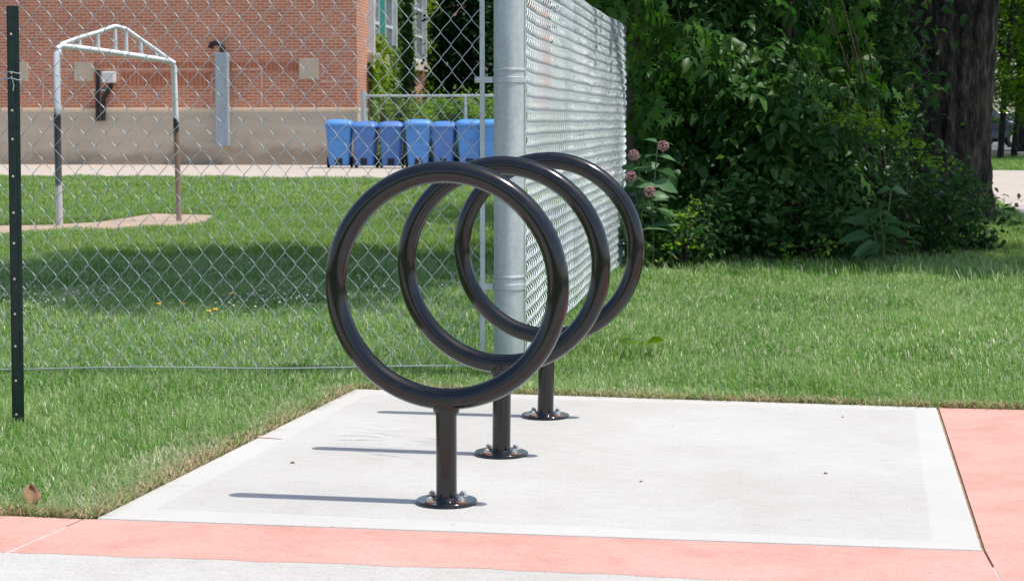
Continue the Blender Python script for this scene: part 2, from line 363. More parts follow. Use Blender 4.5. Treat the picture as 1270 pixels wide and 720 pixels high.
def scatter(tmpl, P, size, yaw=None, pitch=(-.3, .9), roll=.6):
    n = len(P); V, T, Q = tmpl
    if yaw is None: yaw = rng.uniform(0, 2*math.pi, n)
    p = rng.uniform(pitch[0], pitch[1], n); r = rng.normal(0, roll, n)
    Mx = rotm(yaw, p, r); s = (size if hasattr(size, '__len__') else rng.uniform(.7, 1.25, n)*size)
    W = np.einsum('nij,vj->nvi', Mx, V)*np.asarray(s)[:, None, None]+P[:, None, :]
    off = (np.arange(n)*len(V))[:, None, None]; F = []
    if len(T): F.append((T[None]+off).reshape(-1, 3))
    if Q is not None and len(Q): F.append((Q[None]+off).reshape(-1, 4))
    return W.reshape(-1, 3), F
def join(parts):
    V = []; F = []; k = 0
    for v, f in parts:
        V.append(v); F += [x+k for x in f]; k += len(v)
    tri = [x for x in F if x.shape[1] == 3]; qd = [x for x in F if x.shape[1] == 4]
    return np.concatenate(V), [np.concatenate(x) for x in (tri, qd) if x]
def blob(c, rad, n, clumps=40, spread=.28, shell=.5):
    """points gathered in clumps through an ellipsoid"""
    d = rng.normal(size=(clumps, 3)); d /= np.linalg.norm(d, axis=1)[:, None]
    q = d*(rng.uniform(shell, 1, clumps)**.7)[:, None]
    k = rng.integers(0, clumps, n); p = q[k]+rng.normal(0, spread, (n, 3))*rng.uniform(.3, 1, (clumps, 1))[k]
    p = p*np.array(rad)+np.array(c); p[:, 2] = np.maximum(p[:, 2], .02); return p

# ================================================================== SETTING
g = MB(); g.add([(-400, -60, 0), (400, -60, 0), (400, 700, 0), (-400, 700, 0)], [(0, 1, 2, 3)])
struct(g.build('ground', M['ground']))
def sheet(name, poly, z, mat):
    m = MB(); n = len(poly); m.add([(x, y, z) for x, y in poly], [tuple(range(n))]); return struct(m.build(name, mat))
x0, x1, y0, y1 = PAD
m = MB(); m.prism([(PQ[0][0], PQ[0][1]+.002), (PQ[1][0]-.006, PQ[1][1]+.002), (PQ[2][0]-.006, PQ[2][1]), PQ[3]], -.12, .012); struct(m.build('concrete_pad', M['pad'], bevel=.004))
# pink strips and the pale walk (they run beyond the frame)
def wavy(xa, xb, y, amp, n=60, ph=0):
    return [(xa+(xb-xa)*i/n, y+amp*math.sin(ph+i*.9)+amp*.7*math.sin(ph+i*2.3)) for i in range(n+1)]
m = MB(); JX = -2.022
m.prism([(-14, 4.10), (-14, 4.10)][:1]+[(-6, 4.10)]+wavy(-3.4, JX-.03, 4.105, .003)+[(JX-.004, 4.492), (-14, 4.44)], -.12, .010)
struct(m.build('pink_pavement', M['pink']))
m = MB(); m.prism([(JX+.003, 4.492), (JX-.018, 4.105)]+[(x_, 4.105+.062*min(1, (x_+2.04)/1.25)+.004*math.sin(x_*19)+.003*math.sin(x_*41)) for x_ in np.linspace(-2.0, .305, 60)]+[(.277, 4.566), (-1.99, 4.496)], -.12, .010)
struct(m.build('pink_pavement', M['pink']))
m = MB(); m.prism([(.2825, 4.583), (.309, 4.167)]+wavy(.34, 9, 4.167, .004, 60, 2)+[(9, 7.2), (.248, 6.865)], -.12, .010)
struct(m.build('pink_pavement', M['pink']))
m = MB(); m.prism([(-14, 1.2), (9, 1.2), (9, 4.44), (-14, 4.36)], -.12, .0090); struct(m.build('sidewalk', M['walk']))
sheet('soil_edge', [(x0-.05, y0-.02), (x1+.5, y0-.02), (x1+.5, y1+.05), (x0-.03, y1+.07)], .004, M['soil'])
sheet('soil_edge', [(-14, 4.40), (x0+.02, 4.46), (x0+.02, 4.54), (-14, 4.49)], .004, M['soil'])
# cross walk, far path, verge road
m = MB(); m.prism([(1.62, 8.2), (4.3, 8.2), (4.3, 40.5), (1.62, 40.5)], -.1, .012); struct(m.build('sidewalk', M['farwalk']))
for yy in (14, 20, 25.5, 31, 36): sheet('pavement_joint', [(1.62, yy), (4.3, yy), (4.3, yy+.03), (1.62, yy+.03)], .0155, M['soil'])
m = MB(); m.prism([(-60, 32.5), (-7.0, 32.9), (1.62, 32.9), (1.62, 37), (-5.5, 40.0), (-5.5, 42.3), (-60, 42.3)], -.1, .012); struct(m.build('path', M['farwalk']))
m = MB(); m.prism([(-6, 57), (200, 57), (200, 104), (-6, 104)], -.1, .010); struct(m.build('road', M['asphalt']))
m = MB(); m.box(-6, 200, 56.8, 56.995, -.1, .13); struct(m.build('kerb', M['farwalk'], bevel=.01))
DIRT = [G(-60, 293), G(0, 292), G(70, 287), G(150, 287), G(200, 281), G(250, 278), G(272, 270), G(262, 267), G(222, 266), G(190, 265), G(160, 270), G(118, 276), G(60, 279), G(0, 280), G(-60, 281)]
sheet('dirt_path', DIRT, .004, M['tan_dirt'])
# crayon mark left by a layout crew
a_, b_ = G(304, 546), G(350, 549)
sheet('paint_mark', [(a_[0], a_[1]), (b_[0], b_[1]), (b_[0]-.004, b_[1]+.012), (a_[0]+.02, a_[1]+.011)], .0162, M['sprayline'])

# ================================================================== GRASS
def inpoly(x, y, poly):
    c = np.zeros(len(x), bool); j = len(poly)-1
    for i in range(len(poly)):
        xi, yi = poly[i]; xj, yj = poly[j]
        c ^= ((yi > y) != (yj > y)) & (x < (xj-xi)*(y-yi)/(yj-yi+1e-12)+xi); j = i
    return c
def vnoise(x, y, s, seed):
    r = np.random.default_rng(seed); v = np.zeros_like(x)
    for k in range(7):
        a = r.uniform(0, 6.28); f = s*r.uniform(.5, 2.2); v += np.sin((x*math.cos(a)+y*math.sin(a))*f+r.uniform(0, 6.28))
    return v/3.2
def keep_out(x, y, edge=0.0):
    k = (x > -1.99+.0083*(y-4.5)) & (x < x1) & (y > 4.4) & (y < 6.91-.0226*(x+1.97))
    k |= (y < 4.445+.055*(x+14)/12) & (x < -1.98)
    k |= (y < 4.6) & (x >= -1.99)
    k |= (x > .24) & (y < 6.87+.04*(x-.24))
    k |= (x > 1.60) & (x < 4.32) & (y > 8.18) & (y < 40.52)
    k |= (y > 32.4)
    return k
def blades(x, y, h, w, lean, zb=0.0, bend=.5):
    n = len(x); yaw = rng.uniform(0, 2*math.pi, n)+.0; la = rng.uniform(0, 2*math.pi, n)*.75+vnoise(x, y, 1.2, 5)*2
    dx, dy = np.cos(yaw)*w/2, np.sin(yaw)*w/2; l = h*lean
    lx, ly = np.cos(la)*l, np.sin(la)*l; z0 = np.full(n, zb)
    V = np.empty((n, 5, 3))
    V[:, 0] = np.stack([x-dx, y-dy, z0], 1); V[:, 1] = np.stack([x+dx, y+dy, z0], 1)
    mx, my, mz = x+lx*.35, y+ly*.35, z0+h*.6
    V[:, 2] = np.stack([mx+dx*.8, my+dy*.8, mz], 1); V[:, 3] = np.stack([mx-dx*.8, my-dy*.8, mz], 1)
    V[:, 4] = np.stack([x+lx, y+ly, z0+h*(1-.42*lean)], 1)
    o = (np.arange(n)*5)[:, None]
    return V.reshape(-1, 3), [o+np.array([[4, 3, 2]]), o+np.array([[0, 1, 2, 3]])]
def lawn(ya, yb, dens, h, w, xl=-.5, ml=.9, mr=1.0, xmax=1.6):
    area_w = (-xl*yb+ml)+(.077*yb+mr); n = int(dens*area_w*(yb-ya))
    x = rng.uniform(xl*yb-ml, min(xmax, .077*yb+mr), n); y = rng.uniform(ya, yb, n)
    k = (x > xl*y-ml) & ~keep_out(x, y) & ~inpoly(x, y, DIRT)
    cl = vnoise(x, y, 9, 3)*.5+vnoise(x, y, 2.2, 4)*.5
    k &= rng.uniform(0, 1, n) < (.78+.35*cl)
    x, y, cl = x[k], y[k], cl[k]; n = len(x)
    return blades(x, y, h*rng.uniform(.5, 1.3, n)*(1+.42*cl), w*rng.uniform(.7, 1.3, n), rng.uniform(.2, 1.25, n))
V, F = join([lawn(4.4, 8.0, 15000, .056, .0031), lawn(8.0, 13.2, 7000, .062, .0042)])
tag(np_mesh('grass', V, F, M['grass']), 'mown green lawn round the concrete pad with blond dry blades', 'grass', kind='stuff')
V, F = blades(*(lambda n: (rng.uniform(-2.0, 1.55, n), 13.25+rng.normal(0, .42, n), rng.uniform(.03, .15, n)**1.0, rng.uniform(.004, .006, n), rng.uniform(.2, .9, n)))(12000))
tag(np_mesh('long_grass', V, F, M['grass']), 'longer unmown grass fringe along the foot of the thicket', 'grass', kind='stuff')
V, F = join([lawn(13.2, 22, 3400, .068, .0060), lawn(22, 34, 800, .07, .013)])
tag(np_mesh('grass', V, F, M['farblade']), 'green playing field grass between the wire fence and the far path', 'grass', kind='stuff')
n = 26000; x = rng.uniform(-6, 9, n); y = rng.uniform(40.6, 56.7, n)
V, F = blades(x, y, .09*rng.uniform(.6, 1.2, n), .022*np.ones(n), rng.uniform(.1, .8, n))
tag(np_mesh('grass', V, F, M['farblade']), 'bright green verge between the far sidewalk and the road', 'grass', kind='stuff')
# dry trimmed blades and crumbs along the pad's edge
pts = []
for (ax, ay, bx, by, nn, side) in ((-1.99, 4.51, -1.97, 6.91, 2600, 1), (-1.97, 6.91, .24, 6.86, 1500, 0), (-3.6, 4.488, -2.0, 4.497, 1300, 0), (.25, 6.87, 1.6, 6.92, 900, 0)):
    t_ = rng.uniform(0, 1, nn); q = np.abs(rng.normal(0, .03, nn))
    px_ = ax+(bx-ax)*t_-(q if side else 0); py_ = ay+(by-ay)*t_+(0 if side else q); pts.append(np.stack([px_, py_], 1))
pts = np.concatenate(pts); n = len(pts)
V, F = blades(pts[:, 0], pts[:, 1], rng.uniform(.006, .04, n), rng.uniform(.003, .006, n), rng.uniform(.6, 2.2, n), .012)
tag(np_mesh('dead_grass', V, F, M['dryblade']), 'brown dead clippings along the lawn edge of the concrete', 'grass', kind='stuff')
pts = []
for (ax, ay, bx, by, nn, side) in ((-1.99, 4.51, -1.97, 6.91, 5200, 1), (-1.97, 6.915, .24, 6.865, 3000, 0), (-3.6, 4.49, -2.0, 4.50, 3200, 0), (.25, 6.875, 1.6, 6.925, 1800, 0)):
    t_ = rng.uniform(0, 1, nn); q = .012+np.abs(rng.normal(0, .11, nn))
    pts.append(np.stack([ax+(bx-ax)*t_-(q if side else 0), ay+(by-ay)*t_+(0 if side else q)], 1))
pts = np.concatenate(pts); n = len(pts)
V, F = blades(pts[:, 0], pts[:, 1], rng.uniform(.022, .058, n), rng.uniform(.002, .0036, n), rng.uniform(.3, 1.5, n))
tag(np_mesh('pale_grass', V, F, M['paleblade']), 'pale straw-tipped grass bordering the concrete pad', 'grass', kind='stuff')
# clover heads in the field
n = 1500; x = rng.uniform(-14, -1.5, n); y = rng.uniform(9, 31, n); k = (x > -.5*y-.5) & (vnoise(x, y, .8, 9) > .05) & ~inpoly(x, y, DIRT)
P = np.stack([x, y, rng.uniform(.05, .09, n)], 1)[k]
xc = rng.uniform(-5.6, -2.6, 420); yc = 9.8+rng.normal(0, .5, 420)+.12*(xc+4); k = vnoise(xc, yc, 2.5, 31) > -.1
P = np.concatenate([P, np.stack([xc, yc, rng.uniform(.05, .085, 420)], 1)[k]])
V, F = scatter((np.array([(1,0,0),(-1,0,0),(0,1,0),(0,-1,0),(0,0,1),(0,0,-1)], float), np.array([(0,2,4),(2,1,4),(1,3,4),(3,0,4),(2,0,5),(1,2,5),(3,1,5),(0,3,5)]), None), P, .0085)
tag(np_mesh('clover_flowers', V, F, M['clover']), 'tiny white clover heads scattered over the playing field', 'flowers', kind='stuff')

for px, py, lb in ((288, 366, 'single yellow dandelion highest in the shaded grass behind the fence'), (197, 379, 'yellow dandelion leftmost of the few behind the wire fence'), (227, 379, 'yellow dandelion among white clover, second from the left'),
                   (259, 388, 'yellow dandelion of the close pair, lower left one'), (267, 386, 'yellow dandelion of the close pair, upper right one')):
    q = G(px, py, .07); m = MB(); m.lathe([(.003, .0), (.013, .005), (.015, .010), (.009, .014), (.002, .015)], 14, (0, 0, 0))
    d_ = thing('dandelion', lb, 'flower', (q[0], q[1], .004), 0, 'dandelions behind the fence'); o = m.build('flower_head', M['dandelion'], d_, True); o.location.z = .068
    m = MB(); m.tube([(0, 0, 0), (.004, 0, .035), (0, 0, .07)], .0018, 6); m.build('stem', M['stem'], d_)

# ================================================================== BIKE RACKS
def bike_rack():
    t = thing('bike_rack', '', 'bike rack', (0, 0, 0), 0, 'black ring bike racks bolted to the concrete pad')
    Rr, rt, zc = .3075, .0295, .594
    m = MB(); m.tube([(Rr*math.cos(2*math.pi*i/128), 0, zc+Rr*math.sin(2*math.pi*i/128)) for i in range(128)], rt, 28, True)
    m.build('ring', M['black'], t, True)
    m = MB(); zt = zc-Rr-.012
    m.lathe([(.0285, .010), (.0285, zt-.012), (.0287, zt)], 36); m.build('stem', M['black'], t, True)
    m = MB()      # saddle weld between stem and ring
    vs = []; n = 36
    for j, (rad, k) in enumerate(((.0292, -.006), (.033, .006), (.0325, .016), (.0275, .020))):
        for i in range(n):
            a = 2*math.pi*i/n; X, Y = rad*math.cos(a), rad*math.sin(a)
            base = zc-math.sqrt(Rr*Rr-X*X)-math.sqrt(max(0, rt*rt-min(Y*Y, (rt*.97)**2)))
            vs.append((X*(1.0+.10*abs(math.cos(a))*(j in (1, 2))), Y*.97, base-.012+k+.0012*math.sin(i*3.1)))
    m.add(vs, [(j*n+i, j*n+(i+1) % n, (j+1)*n+(i+1) % n, (j+1)*n+i) for j in range(3) for i in range(n)])
    m.build('weld', M['black'], t, True)
    m = MB(); m.lathe([(.079, 0), (.084, .0015), (.084, .0085), (.082, .0105), (.034, .0105), (.032, .014), (.0286, .018)], 56); m.build('base_plate', M['black'], t, True)
    for k in range(4):
        a = R(45+90*k+8); cx, cy = .060*math.cos(a), .060*math.sin(a)
        m = MB()
        hexa = [(cx+.0098*math.cos(R(60*i+20*k)), cy+.0098*math.sin(R(60*i+20*k))) for i in range(6)]
        m.prism(hexa, .0130, .0225); m.lathe([(.0058, .0225), (.0058, .0252), (.0050, .0258)], 14, (cx, cy, 0))
        b = m.build('bolt', M['bolt'], t, False, .001)
        m = MB(); m.lathe([(.0135, .0108), (.0145, .0112), (.0140, .0128), (.0098, .0130)], 20, (cx, cy, 0)); m.build('washer', M['rust'] if k in (1, 2, 3) else M['bolt'], b, True)
    return t
rack = bike_rack()
spots = [(-1.130, 4.865, .4, 'black ring bike rack nearest the pink strip, largest of the three'),
         (-1.128, 5.615, -.5, 'middle of the three black ring bike racks, seen partly through the nearest ring'),
         (-1.122, 6.375, .8, 'farthest black ring bike rack, standing at the grass end of the pad')]
for i, (x, y, a, lb) in enumerate(spots):
    o = rack if i == 0 else copy_tree(rack)
    o.location = (x, y, .012); o.rotation_euler.z = R(a); o['label'] = lb
    o.rotation_euler.y = R((0, .5, .9)[i])

# ================================================================== FENCES
def tube_np(P, r, n):
    """P (k,m,3) many polylines -> verts/faces"""
    k, m, _ = P.shape; T = np.gradient(P, axis=1); T /= np.linalg.norm(T, axis=2)[..., None]
    ref = np.zeros_like(T); ref[..., 0] = .35; ref[..., 1] = .9
    u = np.cross(T, ref); u /= np.linalg.norm(u, axis=2)[..., None]; w = np.cross(T, u)
    a = 2*math.pi*np.arange(n)/n
    V = P[:, :, None, :]+r*(u[:, :, None, :]*np.cos(a)[None, None, :, None]+w[:, :, None, :]*np.sin(a)[None, None, :, None])
    base = (np.arange(k)*m*n)[:, None, None]; i = np.arange(m-1)[None, :, None]*n; q = np.arange(n)[None, None, :]; q1 = (q+1) % n
    F = np.stack([base+i+q, base+i+q1, base+i+n+q1, base+i+n+q], -1).reshape(-1, 4)
    return V.reshape(-1, 3), [F]
def chain_link(path, z0, z1, d=.084, v=.104, th=.006, r=.0016, sides=5, warp=.006, sub=10, seed=1):
    """woven wire: every picket is a flattened spiral hooked into its neighbours; path = plan polyline"""
    Pp = np.array(path, float); seg = np.linalg.norm(np.diff(Pp, axis=0), axis=1); cum = np.concatenate([[0], np.cumsum(seg)])
    L = cum[-1]; k = int(L/(d/2)); per = int((z1-z0)/v); m = per*sub+1; tt = np.arange(m)/sub
    S_ = np.empty((k, m)); O_ = np.empty((k, m)); Z = np.empty((k, m)); rr = np.random.default_rng(seed)
    for i in range(k):
        ph = tt+(.5 if i % 2 else 0); fr = (ph % 1.0)
        tri = np.where(fr < .5, fr*2, 2-fr*2); sm = tri*.72+.28*(.5-.5*np.cos(2*math.pi*fr))
        S_[i] = i*d/2+d/2*(sm*1.04-.02); Z[i] = z0+tt*v; q_ = np.sin(2*math.pi*fr); O_[i] = th*np.sign(q_)*np.abs(q_)**.62
    S0 = S_.copy()
    S_ += warp*(np.sin(Z*7+S0*3.1+seed)+.7*np.sin(Z*15-S0*9.3)+.5*np.sin(S0*23+Z*31)); Z += warp*(np.sin(S0*6.3+seed*2)+.6*np.sin(S0*17+Z*9))
    O_ += warp*1.2*(np.sin(S0*2.1+Z*3)+.6*np.sin(S0*5.7-Z*4.2))
    s = np.clip(S_, 0, L-1e-6)
    X = np.interp(s, cum, Pp[:, 0]); Y = np.interp(s, cum, Pp[:, 1])
    X2 = np.interp(np.clip(s+.05, 0, L), cum, Pp[:, 0])-np.interp(np.clip(s-.05, 0, L), cum, Pp[:, 0]); Y2 = np.interp(np.clip(s+.05, 0, L), cum, Pp[:, 1])-np.interp(np.clip(s-.05, 0, L), cum, Pp[:, 1])
    nn = np.hypot(X2, Y2); nx, ny = Y2/nn, -X2/nn
    return tube_np(np.stack([X+nx*O_, Y+ny*O_, Z], -1), r, sides)
cp = (-1.452, 7.385)                                   # corner post
fence = thing('chain_link_fence', 'tall galvanised chain link fence turning a corner at a thick grey post behind the racks', 'fence', (0, 0, 0))
TOP = 1.72
m = MB(); m.lathe([(.0605, -.1), (.0605, 2.12)], 40, (*cp, 0)); m.lathe([(.0625, 2.12), (.060, 2.14), (.035, 2.165), (.004, 2.175)], 40, (*cp, 0))
m.build('corner_post', M['galv'], fence, True)
wl = G(-20, 457, .05); fx, fy = wl; k_ = (cp[1]-.02-fy)/(cp[0]-.11-fx)
L0 = (-6.6, fy+k_*(-6.6-fx)); L1 = (cp[0]-.105, cp[1]-.02)
V, F = chain_link([L1, L0], .055, TOP+.02, seed=2, warp=.0022); np_mesh('wire_mesh', V, F, M['wire'], fence, True)
right = [(cp[0]+.055, cp[1]+.02)]
def AD(px, D):  # plan point on a bearing at a given camera depth
    u = (px-635)/FPX; c, s = math.cos(YAW), math.sin(YAW); return (u*D*c-D*s, u*D*s+D*c)
rp = np.array([right[0], AD(672, 8.45), AD(700, 9.45), AD(718, 10.2), AD(733, 11.0), AD(748, 11.8), AD(760, 12.4), AD(769, 12.8), AD(774, 13.3)])
tq = np.linspace(0, len(rp)-1, 60); rs = np.stack([np.interp(tq, range(len(rp)), rp[:, 0]), np.interp(tq, range(len(rp)), rp[:, 1])], 1)
for _ in range(4): rs[1:-1] = (rs[:-2]+2*rs[1:-1]+rs[2:])/4
V, F = chain_link(rs, .055, TOP+.02, th=.014, r=.0021, warp=.0018, sub=14, seed=4); np_mesh('wire_mesh', V, F, M['wire'], fence, True)
# tension bars, bands, bottom wires, line posts
for sx, sy in ((-.105, -.02),):
    m = MB(); m.box(cp[0]+sx-.010, cp[0]+sx+.010, cp[1]+sy-.004, cp[1]+sy+.004, .05, TOP+.03); m.build('tension_bar', M['galv'], fence, bevel=.001)
m = MB(); m.box(cp[0]+.058, cp[0]+.066, cp[1]+.012, cp[1]+.032, .05, TOP+.03); m.build('tension_bar', M['galv'], fence, bevel=.001)
for z in (.38, 1.215):
    m = MB(); m.lathe([(.0610, -.013), (.0645, -.011), (.0645, .011), (.0610, .013)], 40, (*cp, z))
    m.box(cp[0]-.135, cp[0]-.060, cp[1]-.028, cp[1]-.022, z-.012, z+.012); m.box(cp[0]-.135, cp[0]-.060, cp[1]-.018, cp[1]-.012, z-.012, z+.012)
    b = m.build('clamp_band', M['galv'], fence, True)
    m = MB(); m.lathe([(.008, -.010), (.008, .006), (.003, .009)], 10); o = m.build('bolt', M['bolt'], b, True)
    o.location = (cp[0]-.125, cp[1]-.03, z); o.rotation_euler = (R(90), 0, 0)
m = MB(); m.lathe([(.0610, -.006), (.0635, -.004), (.0635, .004), (.0610, .006)], 40, (*cp, 1.255)); m.build('clamp_band', M['galv'], fence, True)
m = MB(); m.lathe([(.0610, -.006), (.0635, -.004), (.0635, .004), (.0610, .006)], 40, (*cp, .42)); m.build('clamp_band', M['galv'], fence, True)
m = MB(); m.tube([(L0[0]+(L1[0]-L0[0])*i/40, L0[1]+(L1[1]-L0[1])*i/40-.008, .052+.004*math.sin(i*.7)) for i in range(41)], .0028, 6); m.build('bottom_wire', M['wire'], fence, True)
m = MB(); m.tube([(p[0]-.01, p[1], .05) for p in rs[::3]], .0028, 6); m.build('bottom_wire', M['wire'], fence, True)
for j in (21,):
    p = rs[j]; m = MB(); m.lathe([(.024, -.1), (.024, TOP+.0), (.012, TOP+.03)], 18, (p[0]-.045, p[1], 0)); m.build('line_post', M['galv'], fence, True)
lp = L0; m = MB(); m.lathe([(.03, -.1), (.03, TOP+.1), (.01, TOP+.12)], 18, (lp[0], lp[1]+.03, 0)); m.build('line_post', M['galv'], fence, True)

# green steel stake with wire tie
sx, sy = G(22, 531)
st = thing('steel_post', 'dark green studded steel post in the lawn at left, wire tied near its top', 'post', (sx, sy, 0), R(10))
prof = [(-.021, .004), (-.012, .003), (-.010, -.0062), (.008, -.0062), (.010, .003), (.021, .004), (.021, .006), (.008, .006), (.006, -.003), (-.008, -.003), (-.010, .006), (-.021, .006)]
H = 1.435; m = MB(); m.prism([(x*1.0, y*1.6) for x, y in prof], -.3, H); o = m.build('shaft', M['green_post'], st, False, .001); o.rotation_euler.y = R(.6)
for i in range(13):
    z = .05+.115*i*(1+.01*(i % 3)); m = MB()
    if z > H-.03: continue
    m.lathe([(.0042, 0), (.0040, .0012), (.0022, .0020)], 10); o = m.build('stud', M['stud'], st, True)
    o.location = (-.0015+.0105*z, -.0100, z); o.rotation_euler.x = R(90)
m = MB()
for dz in (0, .022):
    m.tube([(.010+.026*math.cos(a)*1.05, .020*math.sin(a), 1.19+dz+.003*math.sin(3*a)) for a in np.linspace(0, 2*math.pi, 24)], .0016, 6)
m.tube([(.012, -.014, 1.20), (.020, -.016, 1.17), (.016, -.014, 1.15)], .0016, 6)
m.tube([(-.02, -.018, 1.19), (-.3, .1, 1.175), (-.9, .45, 1.16)], .0016, 6); m.tube([(-.02, -.018, 1.21), (-.3, .12, 1.205), (-.9, .5, 1.2)], .0016, 6)
m.build('wire_tie', M['wire'], st, True)

# ================================================================== GOAL
gl, gr = (-8.03, 17.42), (-7.16, 18.40)
goal = thing('goal_frame', 'small white tubular goal frame with chipped posts on the bare dirt patch', 'goal', (0, 0, 0))
def gp(px, py):
    s = (px-74)/(226-74); D = 18.63+(19.5-18.63)*s
    return (gl[0]+(gr[0]-gl[0])*s, gl[1]+(gr[1]-gl[1])*s, CAM_H+(150-py)*D/FPX)
zl, zr = gp(75, 64)[2], gp(224, 80)[2]
m = MB(); m.tube([(gl[0], gl[1], -.05), (gl[0], gl[1], .9), (gl[0]+.012, gl[1], zl-.03), (gl[0]+.03, gl[1]+.03, zl)], .034, 16); m.build('post', M['goal_l'], goal, True)
m = MB(); m.tube([(gr[0]+.02, gr[1], -.05), (gr[0]+.01, gr[1], .7), (gr[0]-.01, gr[1], zr-.03), (gr[0]-.03, gr[1]-.03, zr)], .029, 16); m.build('post', M['goal_r'], goal, True)
m = MB(); m.tube([gp(76, 62), gp(82, 58), gp(150, 67), gp(220, 77), gp(225, 80)], .030, 14); m.build('crossbar', M['white'], goal, True)
m = MB(); m.tube([gp(80, 57), gp(105, 48), gp(127, 42), gp(147, 35), gp(152, 35), gp(163, 38), gp(182, 51), gp(202, 64), gp(219, 76)], .023, 12); m.build('top_tube', M['white'], goal, True)
for px, ya, yb in ((104, 48, 60), (127, 42, 63), (149, 36, 66), (163, 39, 68), (182, 51, 71), (202, 64, 73)):
    m = MB(); m.tube([gp(px, ya), gp(px, yb)], .018, 10); m.build('strut', M['white'], goal, True)

# ================================================================== SCHOOL BUILDING
TH = R(5.5); PV = (-12.0, 42.4)          # the building stands turned a little towards the sun
def to_local(x, y):
    dx, dy = x-PV[0], y-PV[1]; c, q = math.cos(-TH), math.sin(-TH); return (PV[0]+dx*c-dy*q, PV[1]+dx*q+dy*c)
def turn(o):
    o.rotation_euler.z = TH; c, q = math.cos(TH), math.sin(TH); o.location = (PV[0]-(PV[0]*c-PV[1]*q), PV[1]-(PV[0]*q+PV[1]*c), 0); return o
def AB(px, py, Y):
    c0 = to_local(0, 0); r_ = ray(px, py); e = to_local(r_[0], r_[1]); d = (e[0]-c0[0], e[1]-c0[1]); t_ = (Y-c0[1])/d[1]
    return (c0[0]+d[0]*t_, Y, CAM_H+r_[2]*t_)
BY = 42.4; BX = AB(443, 150, BY)[0]
bld = thing('brick_building', 'long red brick building on a tan concrete foundation with a tall sunlit side wing', 'building', (0, 0, 0))
turn(bld)
fz = AB(300, 134, BY)[2]
m = MB(); m.box(-46, BX, BY, BY+60, fz, 8.2); m.build('wall', M['brick'], bld)
m = MB(); m.box(-46, BX+.02, BY-.06, BY+60.1, -.3, fz-.09); m.build('foundation', M['found'], bld)
m = MB(); m.box(-46, BX+.03, BY-.075, BY+60.12, fz-.09, fz-.002); m.build('ledge', M['ledge'], bld, bevel=.015)
m = MB(); m.box(-46.1, BX+.1, BY-.1, BY+60.1, 8.2, 8.45); m.build('coping', M['ledge'], bld, bevel=.02)
zA, zB = AB(200, 88, BY)[2], AB(200, 77, BY)[2]
xa = AB(116, 80, BY)[0]; xb = AB(372, 80, BY)[0]
m = MB(); m.box(xa, xb, BY-.012, BY+.05, zA, zB); m.build('soldier_course', M['soldier'], bld)
m = MB(); m.box(AB(150, 80, BY)[0], AB(262, 80, BY)[0], BY-.008, BY+.05, AB(0, 107, BY)[2], zA-.06); m.build('soldier_course', M['soldier'], bld)
for a, b, c, d in ((92, 116, 78, 101), (371, 395, 73, 98), (14, 35, 78, 101)):
    m = MB(); p, q = AB(a, c, BY), AB(b, d, BY); m.box(p[0], q[0], BY-.03, BY+.02, q[2], p[2]); m.build('cover_plate', M['plate'], bld, bevel=.004)
def line_on_wall(x1_, y1_, x2_, y2_, w=.045):
    p, q = AB(x1_, y1_, BY), AB(x2_, y2_, BY); L = math.hypot(q[0]-p[0], q[2]-p[2]); nx, nz = -(q[2]-p[2])/L*w, (q[0]-p[0])/L*w
    m.add([(p[0]-nx, BY-.0155, p[2]-nz), (q[0]-nx, BY-.0155, q[2]-nz), (q[0]+nx, BY-.0155, q[2]+nz), (p[0]+nx, BY-.0155, p[2]+nz)], [(0, 1, 2, 3)])
for L in ((53, 86, 92, 86), (116, 86, 270, 86), (287, 86, 325, 86), (54, 88, 54, 133), (325, 88, 325, 132), (263, 92, 263, 132), (80, 128, 108, 102), (290, 112, 302, 126), (292, 65, 370, 64), (392, 64, 441, 64), (398, 101, 441, 101)): 
    m = MB(); line_on_wall(*L, w=.028); m.build('painted_line', M['chalk'], bld)

p, q = AB(270, 66, BY), AB(287, 181, BY); m = MB(); m.box(p[0], q[0], BY-.30, BY-.077, q[2], p[2]); dct = m.build('duct', M['duct'], bld, bevel=.012)
m = MB(); cxd = (p[0]+q[0])/2
m.tube([(cxd+.02, BY-.2, p[2]-.02), (cxd+.02, BY-.2, p[2]+.10), (cxd-.02, BY-.2, p[2]+.19), (cxd-.13, BY-.2, p[2]+.24), (cxd-.24, BY-.2, p[2]+.20), (cxd-.27, BY-.2, p[2]+.1)], .07, 12); m.build('vent_elbow', M['pipe'], dct, True)
def wp(px, py, o=.14): a = AB(px, py, BY-o); return a
m = MB(); m.tube([wp(121, 87), wp(121, 150)], .05, 10); m.build('conduit', M['pipe'], bld, True)
m = MB(); m.tube([wp(138, 103), wp(137, 108), wp(129, 121), wp(128, 128), wp(128, 150)], .055, 10); m.build('conduit', M['pipe'], bld, True)
p, q = AB(129, 89, BY), AB(145, 103, BY); m = MB(); m.box(p[0], q[0], BY-.22, BY-.002, q[2], p[2]); m.build('junction_box', M['greybox'], bld, bevel=.03, seg=3)
for px in (121, 128):
    p = AB(px, 112, BY); m = MB(); m.box(p[0]-.11, p[0]+.11, BY-.10, BY-.002, p[2]-.02, p[2]+.02); m.build('bracket', M['greybox'], bld)
